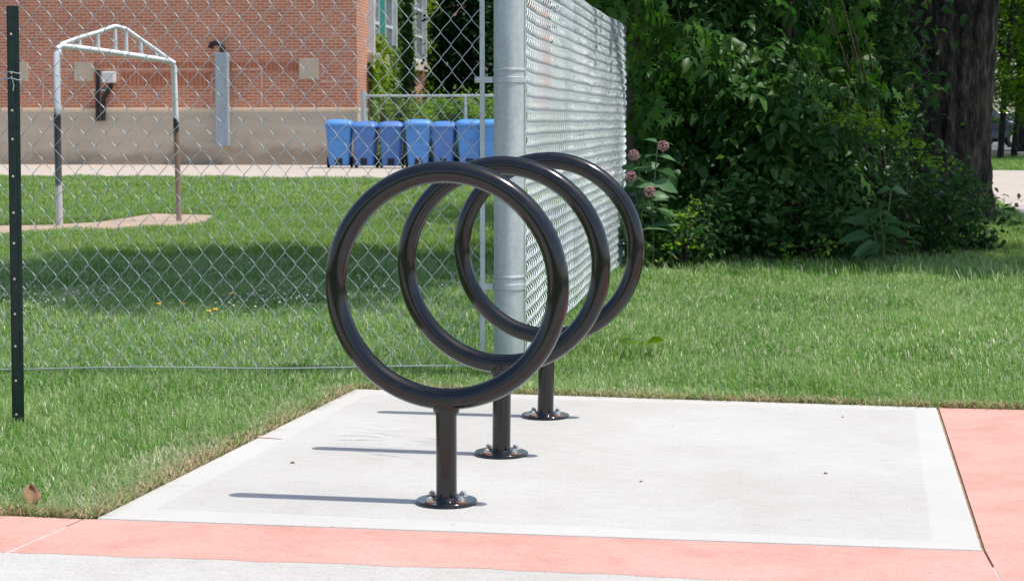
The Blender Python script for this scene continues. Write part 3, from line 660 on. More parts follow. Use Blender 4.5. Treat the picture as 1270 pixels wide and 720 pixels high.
# side wing windows, facing east
def YD(px):   # distance north at which the side face crosses a bearing
    c0 = to_local(0, 0); r_ = ray(px, 150); e = to_local(r_[0], r_[1]); d = (e[0]-c0[0], e[1]-c0[1]); return c0[1]+d[1]*(BX-c0[0])/d[0]
def side_window(pxa, pxb, zs, ztop, panes):
    ya, yb = YD(pxa), YD(pxb)
    m = MB()
    m.box(BX-.02, BX+.16, ya, ya+.12, zs, ztop); m.box(BX-.02, BX+.16, yb-.12, yb, zs, ztop); m.box(BX-.02, BX+.06, ya+.1, yb-.1, zs, zs+.09)
    w = m.build('window', M['frame'], bld)
    for (fa, fb, kind) in panes:
        a, b = ya+.1+(yb-ya-.2)*fa, ya+.1+(yb-ya-.2)*fb
        if kind == 'teal': m = MB(); m.box(BX-.015, BX+.035, a, b, zs+.09, ztop); m.build('panel', M['teal'], w)
        else:
            m = MB(); m.box(BX-.015, BX+.02, a, b, zs+.09, ztop); m.build('pane', M['glass'], w)
            m = MB()
            for zz in np.arange(zs+.7, ztop, .75): m.box(BX+.0205, BX+.055, a+.05, b-.05, zz, zz+.07)
            m.box(BX+.0205, BX+.058, a, a+.05, zs+.09, ztop); m.box(BX+.0205, BX+.058, b-.05, b, zs+.09, ztop); m.build('muntin', M['frame'], w)
    m = MB(); m.box(BX-.02, BX+.16, ya-.1, yb+.1, zs-.26, zs-.004); m.build('sill', M['sill'], w, bevel=.01)
z1s = AB(466, 66, YD(466))[2]
side_window(457, 486, z1s, 6.4, [(0, .38, 'p'), (.38, .66, 'teal'), (.66, 1, 'p')])
side_window(506, 523, z1s, 6.4, [(0, .34, 'teal'), (.34, 1, 'p')])
side_window(597, 616, AB(612, 42, YD(612))[2], 6.8, [(0, 1, 'p')])
side_window(640, 662, z1s, 6.4, [(0, 1, 'p')])

# ivy on the side wing
def ivy(name, label, pxa, pxb, prof, mat, n, size=.15):
    ya, yb = YD(pxa), YD(pxb); P = []
    while len(P) < n:
        y = random.uniform(ya, yb); s = (y-ya)/(yb-ya); lo, hi = prof(s); z = random.uniform(lo, hi)
        if random.random() < .25+.75*(math.sin(y*5+z*3)*.5+.5): P.append((BX+.05+abs(random.gauss(.03, .035)), y, z))
    V, F = scatter(SMALL, np.array(P), size, rng.uniform(-1.2, 1.2, n), (.2, 1.2), .6)
    t = turn(thing(name, label, 'ivy', (0, 0, 0))); np_mesh('foliage', V, F, mat, t)
    m = MB()
    for k in range(5):
        y = ya+(yb-ya)*(k+.5)/5; m.tube([(BX+.05, y+.1*math.sin(z+k), z) for z in np.arange(.0, max(.6, prof((k+.5)/5)[1]-.2), .4)], .02, 6)
    m.build('stem', M['stembr'], t)
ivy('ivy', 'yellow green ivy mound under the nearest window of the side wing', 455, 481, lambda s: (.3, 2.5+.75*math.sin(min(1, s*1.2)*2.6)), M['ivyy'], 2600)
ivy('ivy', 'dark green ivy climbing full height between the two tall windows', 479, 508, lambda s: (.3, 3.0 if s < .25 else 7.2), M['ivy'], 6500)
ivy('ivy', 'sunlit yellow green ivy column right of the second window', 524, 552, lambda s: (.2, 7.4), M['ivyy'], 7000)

# ================================================================== BINS
def bin_proto(kind):
    t = thing('recycling_bin', '', 'recycling bin', (0, 0, 0), 0, 'blue wheeled recycling bins lined up along the low fence')
    w, d, h = (.285, .33, .92) if kind == 0 else (.258, .31, .89); mt = M['bin'] if kind == 0 else M['bin2']
    m = MB(); rings = []
    lv = [(.05, .74), (.10, .80), (.40, .88), (.62, .92), (.625, .955), (.66, .965), (.86, .99), (.865, 1.03), (h, 1.03)] if kind == 0 else [(.05, .78), (.12, .82), (.60, .93), (.61, .95), (.85, .98), (.86, 1.02), (h, 1.02)]
    n = 24
    for z, k in lv:
        for i in range(n):
            a = 2*math.pi*i/n; c, s = math.cos(a), math.sin(a); e = .28
            x = math.copysign(abs(c)**e, c)*w*k; y = math.copysign(abs(s)**e, s)*d*k*.97; rings.append((x, y, z))
    q = len(lv); m.add(rings, [(i*n+j, i*n+(j+1) % n, (i+1)*n+(j+1) % n, (i+1)*n+j) for i in range(q-1) for j in range(n)]+[tuple(range(n))[::-1], tuple((q-1)*n+j for j in range(n))])
    m.build('body', mt, t, True)
    m = MB(); lid = []
    ll = [(h+.002, 1.10), (h+.03, 1.13), (h+.07, 1.10), (h+.115, 1.0), (h+.145, .76), (h+.155, .3)] if kind == 0 else [(h+.002, 1.08), (h+.03, 1.11), (h+.06, 1.06), (h+.105, .92), (h+.135, .66), (h+.145, .2)]
    for z, k in ll:
        for i in range(n):
            a = 2*math.pi*i/n; c, s = math.cos(a), math.sin(a); e = .32
            lid.append((math.copysign(abs(c)**e, c)*w*k, math.copysign(abs(s)**e, s)*d*k, z))
    q = len(ll); m.add(lid, [(i*n+j, i*n+(j+1) % n, (i+1)*n+(j+1) % n, (i+1)*n+j) for i in range(q-1) for j in range(n)]+[tuple(range(n))[::-1], tuple((q-1)*n+j for j in range(n))])
    m.build('lid', mt, t, True)
    for s in (-1, 1):
        m = MB(); m.lathe([(.02, -.035), (.115, -.03), (.125, -.02), (.125, .02), (.115, .03), (.02, .035)], 24); o = m.build('wheel', M['rubber'], t, True)
        o.location = (s*(w*.80+.03), .10, .125); o.rotation_euler = (0, R(90), 0)
    m = MB(); m.tube([(-w*.8, d*1.12, h-.02), (w*.8, d*1.12, h-.02)], .017, 8); m.build('handle', M['rubber'], t, True)
    m = MB(); m.box(-w*.28, w*.28, -d*.80-.02, -d*.78, .07, .22); m.build('foot_recess', M['rubber'], t, bevel=.01)
    return t
protos = {}
bins = [(421.5, 0, 'tall blue recycling bin at the left end of the row beside the brick building'),
        (454, 1, 'duller blue recycling bin with domed lid, second from the left end of the row'),
        (486, 1, 'duller blue recycling bin with domed lid, just left of the bright middle bin'),
        (519, 0, 'bright blue flat-lidded recycling bin in the middle of the row of seven'),
        (551, 1, 'duller blue recycling bin with domed lid just right of the bright middle bin'),
        (583, 0, 'bright blue recycling bin second from the right end, left of the fence tension bar'),
        (613, 0, 'blue recycling bin at the right end, half hidden by the thick corner post')]
for i, (px, k, lb) in enumerate(bins):
    p = A(px, 208, 39.8+.06*(i % 3))
    if k not in protos: protos[k] = bin_proto(k); o = protos[k]
    else: o = copy_tree(protos[k])
    o.location = (p[0], p[1], .012); o.rotation_euler.z = R((3, -4, 2, 5, -2, 3, -3)[i]+8); o['label'] = lb

# low fence behind the bins
LY = 42.2; lf = thing('low_chain_link_fence', 'low galvanised chain link fence with top rail behind the blue bins', 'fence', (0, 0, 0))
lx0, lx1 = A(448, 150, 42.2)[0], 2.0; lh = A(500, 119, LY)[2]
m = MB(); m.tube([(lx0, LY, lh), (lx1, LY, lh)], .03, 10); m.build('top_rail', M['galv'], lf, True)
xs = [A(450, 0, LY)[0], A(577, 0, LY)[0]]; xs += [xs[1]+2.45*i for i in range(1, 4)]
for i, x in enumerate(xs):
    m = MB(); m.tube([(x, LY, 0), (x, LY, lh+(.1 if i == 0 else 0))], .07 if i == 0 else .04, 12); m.build('post', M['galv'], lf, True)
V, F = chain_link([(lx0, LY), (lx1, LY)], .06, lh, d=.1, v=.11, th=.004, r=.0028, sides=3, warp=0, sub=4); np_mesh('wire_mesh', V, F, M['wire'], lf)

# ================================================================== PLANTS
def plant(name, label, cat, leafparts, mats, stems, group=None, stemmat='stembr', crown='foliage', trunk='stem'):
    t = thing(name, label, cat, (0, 0, 0), 0, group)
    for lp_, mt in zip(leafparts, mats):
        V, F = join(lp_) if isinstance(lp_, list) else lp_; np_mesh(crown, V, F, M[mt], t)
    if stems:
        m = MB()
        for pts_, rad in stems: m.tube(pts_, rad, 8 if max(rad) < .1 else 16)
        m.build(trunk, M[stemmat], t, True)
    return t
def stems_to(base, P, n, r0, r1=.004):
    out = []
    for i in range(n):
        e = P[rng.integers(0, len(P))]; b = np.array(base); mid = b*.45+e*.55; mid[2] = max(mid[2], b[2]*.3+e[2]*.6); mid[:2] = b[:2]*.6+e[:2]*.4
        ts = np.linspace(0, 1, 7)[:, None]; c = (1-ts)**2*b+2*ts*(1-ts)*mid+ts**2*e
        out.append(([tuple(q) for q in c], list(np.linspace(r0, r1, 7))))
    return out
# hedge shrubs behind the low fence
hx = [470, 505, 540, 575, 612, 650]
hl = ['dark green shrub behind the low fence next to the brick corner', 'mixed green shrub second from the brick corner behind the low fence', 'yellow green shrub behind the low fence above the fourth and fifth bins',
      'yellowish shrub at the thin post of the low fence', 'pale yellow green shrub seen just left of the thick corner post', 'yellow green shrub mostly hidden by the wire mesh right of the corner post']
for i, px in enumerate(hx):
    p = A(px, 150, 45.2); P = blob((p[0], 45.2+.2*(i % 2), .85), (.55, .6, .72 if i else .85), 5000, 26, .3)
    plant('shrub', hl[i], 'shrub', [scatter(SMALL, P, .10)], ['ivyy' if i < 2 else 'yleaf'], stems_to((p[0], 45.3, 0), P, 6, .02), 'shrubs behind the low fence')
# dark evergreen by the side wing
p = A(581, 150, 49.0)
P = np.concatenate([blob((p[0], 49, z), (.95, .8, 1.0), 6500, 40, .3) for z in (1.0, 2.4, 3.8, 5.2, 6.6)])
plant('evergreen_tree', 'tall dark evergreen standing against the brick side wing behind the shrubs', 'tree', [scatter(SMALL, P, .17)], ['conifer'], [([(p[0], 49, 0), (p[0], 49, 4), (p[0], 49, 7)], [.14, .1, .03])], stemmat='bark', crown='crown', trunk='trunk')
q = A(611, 150, 47.5); P = blob((q[0], 47.5, 1.5), (.55, .5, 1.6), 3200, 30, .3)
plant('evergreen_shrub', 'dark rounded evergreen shrub in front of the brick wing left of the corner post', 'shrub', [scatter(SMALL, P, .12)], ['conifer'], [([(q[0], 47.5, 0), (q[0], 47.5, 2)], [.05, .02])])
# trees filling the view behind (right of the evergreen, over the road, far off)
def leafy_tree(label, x, y, h, rad, n, size, mat, seed=0, zc=.62, name='tree', group=None, lean=0, tr=.13, flat=.42):
    c = (x+lean, y, h*zc); P = blob(c, (rad, rad, h*flat), n, 60, .22, .45)
    st = [([(x, y, -.1), (x+lean*.3, y, h*.3), (x+lean*.8, y, h*.6), (x+lean, y, h*.85)], [tr*1.25, tr, tr*.7, tr*.2])]
    for s in stems_to((x+lean*.4, y, h*.35), P, 12, tr*.45, .01): st.append(s)
    return plant(name, label, 'tree', [scatter(SMALL, P, size)], [mat], st, group, 'bark', 'crown', 'trunk')
e1, e2 = A(1239, 192, 53), A(1257, 190, 55)
leafy_tree('slender young street tree beside the thick trunk, left of the pair on the verge', e1[0], 52.5, 6.2, 1.9, 9000, .16, 'street', zc=.64, lean=.25, tr=.075, group='young trees on the verge')
leafy_tree('slender young street tree right of the pair on the verge, trunk leaning right', e2[0], 55, 7.0, 2.1, 9000, .16, 'street', zc=.66, lean=.5, tr=.08, group='young trees on the verge')
far = [(-3, 62, 12, 5, 'ivy', 'broad dark tree far behind the chain link corner'), (5, 66, 13, 5.5, 'street', 'large bright tree across the verge behind the street trees'), (3, 108, 15, 8, 'ivy', 'tall tree beyond the road behind the parked cars'),
       (16, 112, 14, 8, 'street', 'light green tree beyond the road at the right edge'), (14, 70, 12, 5, 'ivy', 'dark tree by the road outside the right edge'), (-6.5, 58, 10, 3, 'ivy', 'narrow tree growing close to the far end of the brick wing')]
for x, y, h, r_, mt, lb in far:
    if (x, y) == (3, 108): r_ = 9
    leafy_tree(lb, x, y, h, r_, 9000, .38, mt, zc=.60, tr=.25, group='trees in the distance', flat=.40)

# gaps in the crowns through which the sun reaches a few sprigs
GAPS = [(*A(870, 40, 13.6), .3), (*A(960, 60, 13.8), .28), (*A(1060, 40, 14.0), .3), (*A(900, 110, 13.8), .22), (*A(1095, 270, 13.1), .25), (*A(800, 230, 12.75), .3), (*A(1085, 165, 13.65), .6), (*A(1140, 150, 13.9), .22), (*A(850, 285, 13.0), .34), (*A(800, 60, 13.9), .34), (*A(910, 70, 14.2), .3), (*A(1125, 70, 14.4), .36), (*A(905, 20, 14.6), .2), (*A(1215, 250, 18.0), .3), (*A(1000, 110, 14.3), .15)]
def sungap(P):
    k = np.ones(len(P), bool)
    for gx, gy, gz, gr_ in GAPS:
        dz = P[:, 2]-gz; k &= ~((dz > .18) & (np.hypot(P[:, 0]-(gx+.43*dz), P[:, 1]-gy) < gr_+.12))
    return P[k]
# ---- the big old tree
bx_, by_ = .55, 19.9
tree = thing('old_tree', 'massive dark tree trunk with deeply furrowed bark behind the thicket', 'tree', (0, 0, 0))
nA, nZ = 160, 150; V = []; rr = np.random.default_rng(3)
ridges = [(rr.uniform(0, 6.28), rr.integers(5, 26), rr.uniform(.3, 1)) for _ in range(7)]
for j in range(nZ):
    z = -.15+5.2*j/(nZ-1); base = .525+.12*math.exp(-max(z, 0)/.35)+.03*max(0, z-3)
    cx_, cy_ = bx_-.02+.10*z*.35, by_+.02*z
    for i in range(nA):
        a = 2*math.pi*i/nA; tw = a+.10*z
        d = .06*math.sin(2*tw+1)+.045*math.sin(3*tw+z*.5)+.05*math.exp(-max(z, 0)/.4)*math.sin(5*a)
        rg = sum(w*abs(math.sin(n_*.5*tw+ph+.7*math.sin(z*1.7+ph)+.25*math.sin(z*6+n_))) for ph, n_, w in ridges)/4.2
        rad = base*(1+d)-.085+.16*rg**.7+.008*math.sin(z*23+a*17)
        V.append((cx_+rad*math.cos(a), cy_+rad*math.sin(a), z))
m = MB(); m.add(V, [(j*nA+i, j*nA+(i+1) % nA, (j+1)*nA+(i+1) % nA, (j+1)*nA+i) for j in range(nZ-1) for i in range(nA)]+[tuple((nZ-1)*nA+i for i in range(nA))])
m.build('trunk', M['bark'], tree, True)
P = np.concatenate([blob((2.0, 20.3, 8.3), (3.4, 3.6, 2.4), 15000, 60, .22, .4), blob((1.6, 20.0, 6.2), (2.6, 3.4, 1.2), 9000, 40, .25, .4)])
P = sungap(P); V, F = scatter(LEAF, P, .19); np_mesh('crown', V, F, M['ivy'], tree)
for s in stems_to((1.05, 20.0, 4.6), P, 9, .2, .03):
    m = MB(); m.tube(s[0], s[1], 12); m.build('limb', M['bark'], tree, True)

# ---- walnut-like tree rising from the thicket, crown over the fence
P1 = blob((-2.1, 12.25, 5.0), (2.0, 3.0, 1.1), 2900, 60, .2, .3)
P1 = P1[(P1[:, 0] < -2.05+.43*(P1[:, 2]-1.95)) | (P1[:, 1] > 13.35)]
P2 = blob((.8, 15.3, 3.9), (2.2, 2.9, .9), 950, 44, .2, .3); P2 = P2[P2[:, 1] > np.where(P2[:, 0] > .9, 12.85, 13.6)]; P4 = blob((1.45, 13.35, 3.7), (1.25, .75, .5), 420, 24, .3, .2); P4 = P4[(P4[:, 0] > .35) & (P4[:, 1] > 12.75)]
P1 = sungap(P1); P2 = np.concatenate([sungap(P2), P4])
lp1 = scatter(COMP, np.concatenate([P1, P2]), .50, pitch=(.0, .7), roll=.35)
stm = stems_to((-.75, 15.3, 2.0), P1, 9, .06, .012)+stems_to((-.75, 15.3, 2.0), P2, 7, .05, .012)+[([(-.62, 15.3, -.1), (-.7, 15.32, 1.0), (-.75, 15.3, 2.1)], [.11, .09, .07]), ([(*AD(784, 13.75), -.1), (*AD(783, 13.75), .9), (*AD(782, 13.8), 1.9), (*AD(780, 13.9), 4.3)], [.062, .055, .052, .04])]  # last stem is added: a dark strip standing for fence that runs on in shade
def slab(xr, yr, zr, n, front=0):
    return np.stack([rng.uniform(*xr, n), rng.uniform(*yr, n), rng.uniform(*zr, n)], 1)
def region(n, y_rng, px_rng, py_rng, keep=lambda x, y: True):
    """points seen between bearings: px/py limits of the visible thicket, at true distances"""
    out = []
    while len(out) < n:
        px, py = random.uniform(*px_rng), random.uniform(*py_rng); Y = random.uniform(*y_rng)
        if not keep(px, py): continue
        q = A(px, py, Y)
        if q[2] > .05: out.append(q)
    return np.array(out)
P3 = region(1650, (13.7, 15.8), (760, 1150), (-70, 215), lambda x, y: y < 205-.16*abs(x-920)+18*math.sin(x*.045) and x < 950+.62*max(y, 0)+60*(y < -20) and not (x < 800 and y > 15))
P3 = sungap(P3)
h_ = len(P3)//2
lp2 = join([scatter(COMPW, P3[:h_], .42, rng.normal(-1.5, 1.3, h_), pitch=(-.25, .75), roll=.5), scatter(COMP, P3[h_:], .40, rng.normal(-1.5, 1.4, len(P3)-h_), pitch=(-.2, .8), roll=.5)])
stm += stems_to((-.75, 15.3, 1.2), P3, 30, .02, .004)
plant('thicket_tree', 'leafy tree with long compound leaves spreading from the thicket over the fence', 'tree', [[lp1, lp2]], ['leaf'], stm, stemmat='stembr', crown='crown', trunk='trunk')
# lobed-leaf sapling beside the fence end, and one further right
P = region(330, (13.3, 14.6), (765, 870), (-40, 160), lambda x, y: (x-765)/105+abs(y-50)/160 < 1.15 and not (x < 790 and y > 40))
P = np.concatenate([P, region(110, (13.0, 13.8), (728, 800), (-70, 14), lambda x, y: y < (x-728)*.35-8)])
plant('maple_sapling', 'young maple with lobed leaves hanging beside the far end of the wire fence', 'tree', [scatter(MSPRAY, sungap(P), .23, pitch=(.1, 1.0))], ['maple'], stems_to((-1.25, 14.4, 0), P, 16, .02), stemmat='stembr')
P = region(240, (13.8, 15.0), (1010, 1085), (-30, 130))
plant('maple_sapling', 'young maple with lobed leaves hanging in front of the thick trunk', 'tree', [scatter(MSPRAY, sungap(P), .22, pitch=(.1, 1.0))], ['maple'], stems_to((.15, 15.2, 0), P, 14, .02), stemmat='stembr')
# back fill of the thicket
bf = [(830, 17.0, 'deep dark bush at the back of the thicket beside the fence'), (930, 17.6, 'deep dark bush in the middle of the thicket'), (1030, 18.0, 'deep dark bush at the back right of the thicket'), (1062, 17.4, 'dark bush just left of the thick trunk')]
for px, Y, lb in bf:
    p = A(px, 150, Y); P = blob((p[0], Y, 1.45), (.62, .8, 1.55), 4600, 46, .3, .2)
    plant('bush', lb, 'bush', [scatter(LEAF, P, .13)], ['shrub'], stems_to((p[0], Y, 0), P, 10, .025), 'dark bushes filling the thicket')
# ground-layer shrubs
gs = [(812, 13.05, .36, .30, 'small-leaved shrub at the fence end catching sun on its tips'), (868, 13.25, .40, .36, 'knee-high dark shrub second from the fence end'), (925, 13.5, .42, .55, 'bushy dark shrub left of centre at the thicket front'),
      (985, 13.5, .38, .50, 'dense small-leaved shrub at the centre of the thicket front'), (1040, 13.7, .36, .42, 'low shrub just left of the broad-leaved plant'), (1150, 14.3, .42, .62, 'feathery shrub right of the broad-leaved plant'),
      (1195, 15.4, .35, .45, 'scrubby growth at the foot of the thick trunk'), (890, 14.3, .5, .75, 'taller shaded shrub behind the front row near the fence'), (1085, 14.7, .55, .85, 'taller shaded shrub behind the broad-leaved plant'), (985, 14.6, .5, .8, 'taller shaded shrub in the middle, behind the front row')]
for px, Y, w_, h_, lb in gs:
    p = A(px, 150, Y); P = blob((p[0], Y, h_*.60), (w_*1.12, .36, h_*.72), 1500, 24, .30, .2)
    plant('shrub', lb, 'shrub', [scatter(WIDE if px % 2 else LEAF, P, rng.uniform(.025, .085 if px % 3 else .06, len(P)), pitch=(-.6, .9))], ['shrub'], stems_to((p[0], Y, 0), P, 26, .007, .002), 'low shrubs along the thicket front')
# sun-catching sprigs
def sprigs(label, pts_, mat, size, base, ns):
    P = np.concatenate([np.array(A(px, py, Y))+rng.normal(0, 1, (k, 3))*np.array([.07, .07, .028])*sc for px, py, Y, k, sc in pts_])
    e = np.array([A(px, py, Y) for px, py, Y, k, sc in pts_])
    return plant('sprig_bush', label, 'bush', [scatter(WIDE, P, rng.uniform(.6, 1.3, len(P))*size, pitch=(-.4, .7))], [mat], stems_to(base, e, ns, .007, .002))
q = A(1120, 250, 13.9)
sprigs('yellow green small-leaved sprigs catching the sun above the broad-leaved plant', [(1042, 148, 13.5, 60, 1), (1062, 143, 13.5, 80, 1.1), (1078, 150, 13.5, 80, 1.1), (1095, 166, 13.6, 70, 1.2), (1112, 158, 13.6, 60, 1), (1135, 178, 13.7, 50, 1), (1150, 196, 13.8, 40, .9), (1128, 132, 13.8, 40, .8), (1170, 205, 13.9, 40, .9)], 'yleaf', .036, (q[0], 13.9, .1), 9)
q = A(850, 320, 13.0)
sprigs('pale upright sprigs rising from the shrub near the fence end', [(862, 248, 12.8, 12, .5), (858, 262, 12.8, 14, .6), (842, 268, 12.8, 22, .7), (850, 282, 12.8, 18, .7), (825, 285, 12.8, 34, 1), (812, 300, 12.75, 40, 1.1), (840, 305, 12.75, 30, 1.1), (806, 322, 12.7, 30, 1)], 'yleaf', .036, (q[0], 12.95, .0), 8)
q = A(975, 335, 13.2)
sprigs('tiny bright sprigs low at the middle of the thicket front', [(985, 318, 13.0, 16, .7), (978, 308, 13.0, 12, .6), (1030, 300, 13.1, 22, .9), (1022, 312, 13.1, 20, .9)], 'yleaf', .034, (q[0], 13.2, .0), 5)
# milkweeds
def milkweed(label, px, Y, h, nst, L, umbels):
    p = A(px, 150, Y); leaves = []; st_ = []; fls = []
    for s in range(nst):
        ang = 2*math.pi*s/nst+.6; top = np.array([p[0]+.10*math.cos(ang)*(nst > 1), Y+.10*math.sin(ang), h*(1-.13*s)]); b = np.array([p[0]+.02*s, Y, 0])
        st_.append(([tuple(b), tuple((b+top)/2+np.array([.01, 0, .02])), tuple(top)], [.008, .007, .004])); k = int(h/.085)
        for i in range(2, k+1):
            f = i/k; c = b+(top-b)*f
            for sd in (0, 1):
                yw = ang+i*1.57+sd*math.pi+random.uniform(-.3, .3)
                if math.sin(yw) < -.5: yw += 1.1*(1 if math.cos(yw) > 0 else -1)
                if c[2] < .14: continue
                leaves.append((c, yw, L*min(1, .45+f*1.2)*(1.0-.45*max(0, f-.6)/.4)*random.uniform(.8, 1.15), random.uniform(-.4, .5)))
        for u in range(umbels):
            c = top+np.array([random.uniform(-.05, .05), random.uniform(-.05, -.01), random.uniform(-.03, .05)]); fl = MB()
            for q_ in range(90):
                d = rng.normal(size=3); d /= np.linalg.norm(d); e = c+d*.036; w = .0065
                fl.add([tuple(e+np.array(o_)*w) for o_ in ((1,0,0),(-1,0,0),(0,1,0),(0,-1,0),(0,0,1),(0,0,-1))], [(0,2,4),(2,1,4),(1,3,4),(3,0,4),(2,0,5),(1,2,5),(3,1,5),(0,3,5)])
            fls.append(fl)
    P = np.array([l[0] for l in leaves]); n = len(P)
    tm = leaf_t(.27, .07, .16); Mx = rotm(np.array([l[1] for l in leaves]), np.array([l[3] for l in leaves]), rng.normal(0, .45, n))
    W = np.einsum('nij,vj->nvi', Mx, tm[0])*np.array([l[2] for l in leaves])[:, None, None]+P[:, None, :]
    off = (np.arange(n)*8)[:, None, None]
    t = plant('milkweed', label, 'plant', [(W.reshape(-1, 3), [(tm[1][None]+off).reshape(-1, 3), (tm[2][None]+off).reshape(-1, 4)])], ['milk'], st_, stemmat='stem')
    for fl in fls: fl.build('flower_head', M['umbel'], t)
milkweed('flowering milkweed with dusky pink flower balls at the far end of the fence', 800, 12.75, .90, 4, .24, 1)
milkweed('broad-leaved milkweed without flowers standing out pale before the dark thicket', 1092, 13.1, .58, 3, .25, 0)
milkweed('second small milkweed low beside the far end of the fence', 783, 12.6, .5, 2, .2, 0)
# grass fringe & weed at the lawn's back edge handled by the lawn; small weed and dead leaf
p = G(795, 447); P = np.array([(p[0]+.03*math.cos(a), p[1]+.03*math.sin(a), .075) for a in np.arange(0, 6.2, .8)])
V, F = scatter(WIDE, P, .075, np.arange(0, 6.2, .8), (-.45, .1), .4); wd = thing('weed', 'small pale broad-leaved weed in the lawn right of the racks', 'weed', (0, 0, 0)); np_mesh('foliage', V, F, M['street'], wd)
p = G(46, 637); m = MB(); vs = []
for j in range(7):
    for i in range(5):
        s, t_ = j/6, (i-2)/2; w_ = .022*math.sin(math.pi*min(1, s*.9+.08))**.7
        vs.append((t_*w_, -.012*t_*t_+.022*s*s, .006+.062*s+.004*math.sin(5*s+t_*2)))
m.add(vs, [(j*5+i, j*5+i+1, (j+1)*5+i+1, (j+1)*5+i) for j in range(6) for i in range(4)])
o = m.build('dead_leaf', M['deadleaf'], None, True); o.location = (p[0], p[1]-.012, .018); o.rotation_euler = (R(-14), R(-12), R(25))
sd_ = o.modifiers.new('thick', 'SOLIDIFY'); sd_.thickness = .0012
tag(o, 'curled dry brown leaf standing at the lawn edge by the pink strip', 'leaf')

for px, py, rr_, lb in ((1024, 587, .005, 'small brown pebble lying alone on the right half of the pad'), (363, 574, .006, 'small grey pebble on the pad left of the middle shadow'), (1045, 517, .004, 'dark crumb of soil near the back right of the pad'), (795, 597, .004, 'tiny dark crumb on the pad right of the nearest rack')):
    q = G(px, py, .012); m = MB(); vs = []
    m.lathe([(rr_*.5, 0), (rr_, rr_*.35), (rr_*.85, rr_*.8), (rr_*.3, rr_*1.05)], 9, (0, 0, 0)); o = m.build('pebble', M['pebble'], None, True); o.location = (q[0], q[1], .0121); o.scale = (1.25, .85, .8)
    tag(o, lb, 'pebble', 'crumbs lying on the pad')
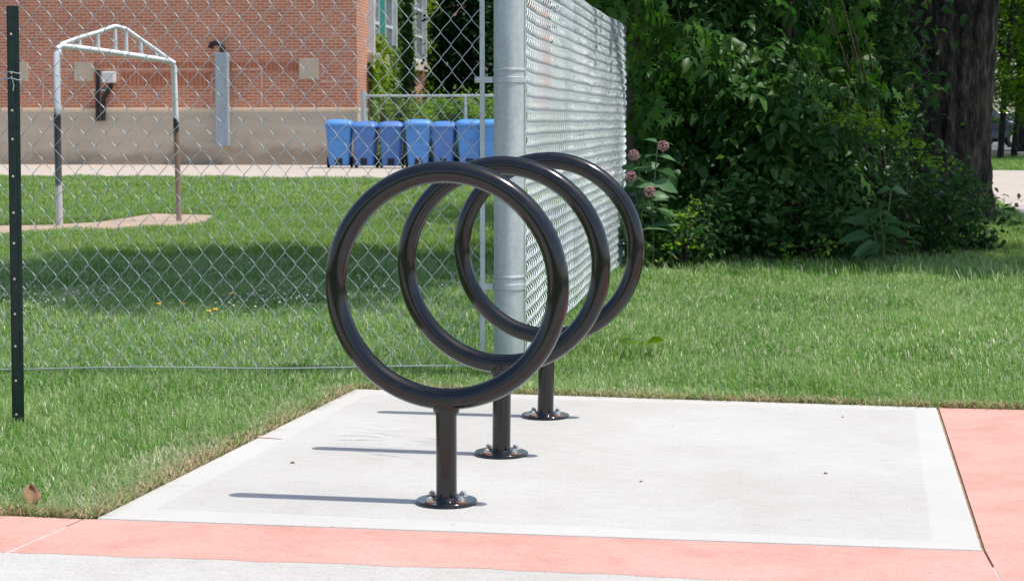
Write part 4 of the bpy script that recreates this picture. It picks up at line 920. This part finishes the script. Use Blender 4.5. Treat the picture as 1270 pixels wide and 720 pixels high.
# ================================================================== CARS on the far road
def car(label, x, y, rz, mat, suv=False):
    t = thing('parked_car', label, 'car', (x, y, .01), rz, 'cars on the far road')
    h = 1.62 if suv else 1.42; L = 2.25
    side = [(-L, .35), (-L, .75), (-L+.12, .98 if not suv else 1.0), (-1.55 if not suv else -2.05, 1.02)]
    side += [(-1.0 if not suv else -1.85, h-.06), (-.5, h), (.45, h-.03), (1.15, 1.02), (2.05, .86), (L, .6), (L, .35)]
    m = MB(); n = len(side)
    def hw(z): return .88 if z < 1.03 else .88-.20*(z-1.02)/(h-1.02)
    vs = [(x_, -hw(z), z) for x_, z in side]+[(x_, hw(z), z) for x_, z in side]
    m.add(vs, [tuple(range(n)), tuple(range(n, 2*n))[::-1]]+[(i, n+i, n+(i+1) % n, (i+1) % n) for i in range(n)])
    m.build('body', mat, t, False, .05, 3)
    for s in (-1, 1):
        m = MB(); xa_, xb_ = (-1.35 if not suv else -1.8), .95
        m.add([(xa_, s*.884, 1.05), (xb_, s*.884, 1.05), (.42, s*(hw(h-.1)+.006), h-.1), (xa_+.35, s*(hw(h-.1)+.006), h-.1)], [(0, 1, 2, 3)]); m.build('side_window', M['glass'], t)
        m = MB(); m.box(-L-.01, -L+.05, s*.62-.15, s*.62+.15, .72, .92); m.build('taillight', M['taillight'], t)
        for wx in (-1.35, 1.35):
            m = MB(); m.lathe([(.1, -.11), (.30, -.11), (.33, -.08), (.33, .08), (.30, .11), (.1, .11)], 22); o = m.build('wheel', M['rubber'], t, True)
            o.location = (wx, s*.80, .33); o.rotation_euler = (R(90), 0, 0)
            m = MB(); m.lathe([(.02, -.115), (.19, -.115), (.19, .115), (.02, .115)], 14); m.build('rim', M['car_silver'], o, True)
    m = MB(); zz = h-.12
    xr = -1.62 if not suv else -2.06; m.add([(xr+.04-.02, -.70, 1.07), (xr+.04-.02, .70, 1.07), (-1.07 if not suv else -1.88, .60, zz), (-1.07 if not suv else -1.88, -.60, zz)], [(0, 1, 2, 3)]); m.build('rear_window', M['glass'], t)
    m = MB(); m.box(-L-.012, -L, -.26, .26, .52, .64); m.build('number_plate', M['car_white'], t)
p = A(1224, 180, 76); car('dark blue car parked on the far road beside the thick trunk', p[0]-.6, 76, R(35), M['car_dark'], True)
p = A(1249, 175, 84); car('silver car behind the dark one on the far road', p[0]-.3, 84, R(20), M['car_silver'])
p = A(1268, 165, 97); car('small dark car farthest up the road at the right edge', p[0], 97, R(60), M['car_dark'])
p = A(1236, 160, 100); car('white car on the far side of the road', p[0]-1.5, 101, R(0), M['car_white'], True)

# ================================================================== CAMERA, LIGHT
cd = bpy.data.cameras.new('camera'); cam = bpy.data.objects.new('camera', cd); C.objects.link(cam); S.camera = cam
cam.location = (0, 0, CAM_H); cam.rotation_euler = (R(90)-PITCH, 0, YAW)
cd.sensor_width = 36; cd.lens = FPX/1270*36; cd.clip_end = 2000; cd.clip_start = .05
cd.dof.use_dof = True; cd.dof.focus_distance = 6.6; cd.dof.aperture_fstop = 11.0
EL = math.atan(1/.43)
w = bpy.data.worlds.new('World'); S.world = w; w.use_nodes = True; t = w.node_tree; bg = t.nodes['Background']
sky = t.nodes.new('ShaderNodeTexSky'); sky.sky_type = 'NISHITA'; sky.sun_disc = False; sky.sun_elevation = EL; sky.sun_rotation = R(90)
sky.air_density = 1.0; sky.dust_density = 1.5; sky.ozone_density = 1.0
t.links.new(sky.outputs[0], bg.inputs[0]); bg.inputs[1].default_value = .15
sd = bpy.data.lights.new('sun', 'SUN'); sun = bpy.data.objects.new('sun', sd); C.objects.link(sun)
sd.energy = 3.6; sd.angle = R(.53); sd.color = (1, .95, .88); sun.rotation_euler = (0, R(90)-EL, 0); sun.location = (6, 0, 14)
S.view_settings.view_transform = 'Standard'; S.view_settings.look = 'None'; S.view_settings.exposure = .38; S.view_settings.gamma = 1
S.view_settings.use_curve_mapping = False
S.render.engine = 'CYCLES'; S.cycles.max_bounces = 6; S.cycles.transparent_max_bounces = 4
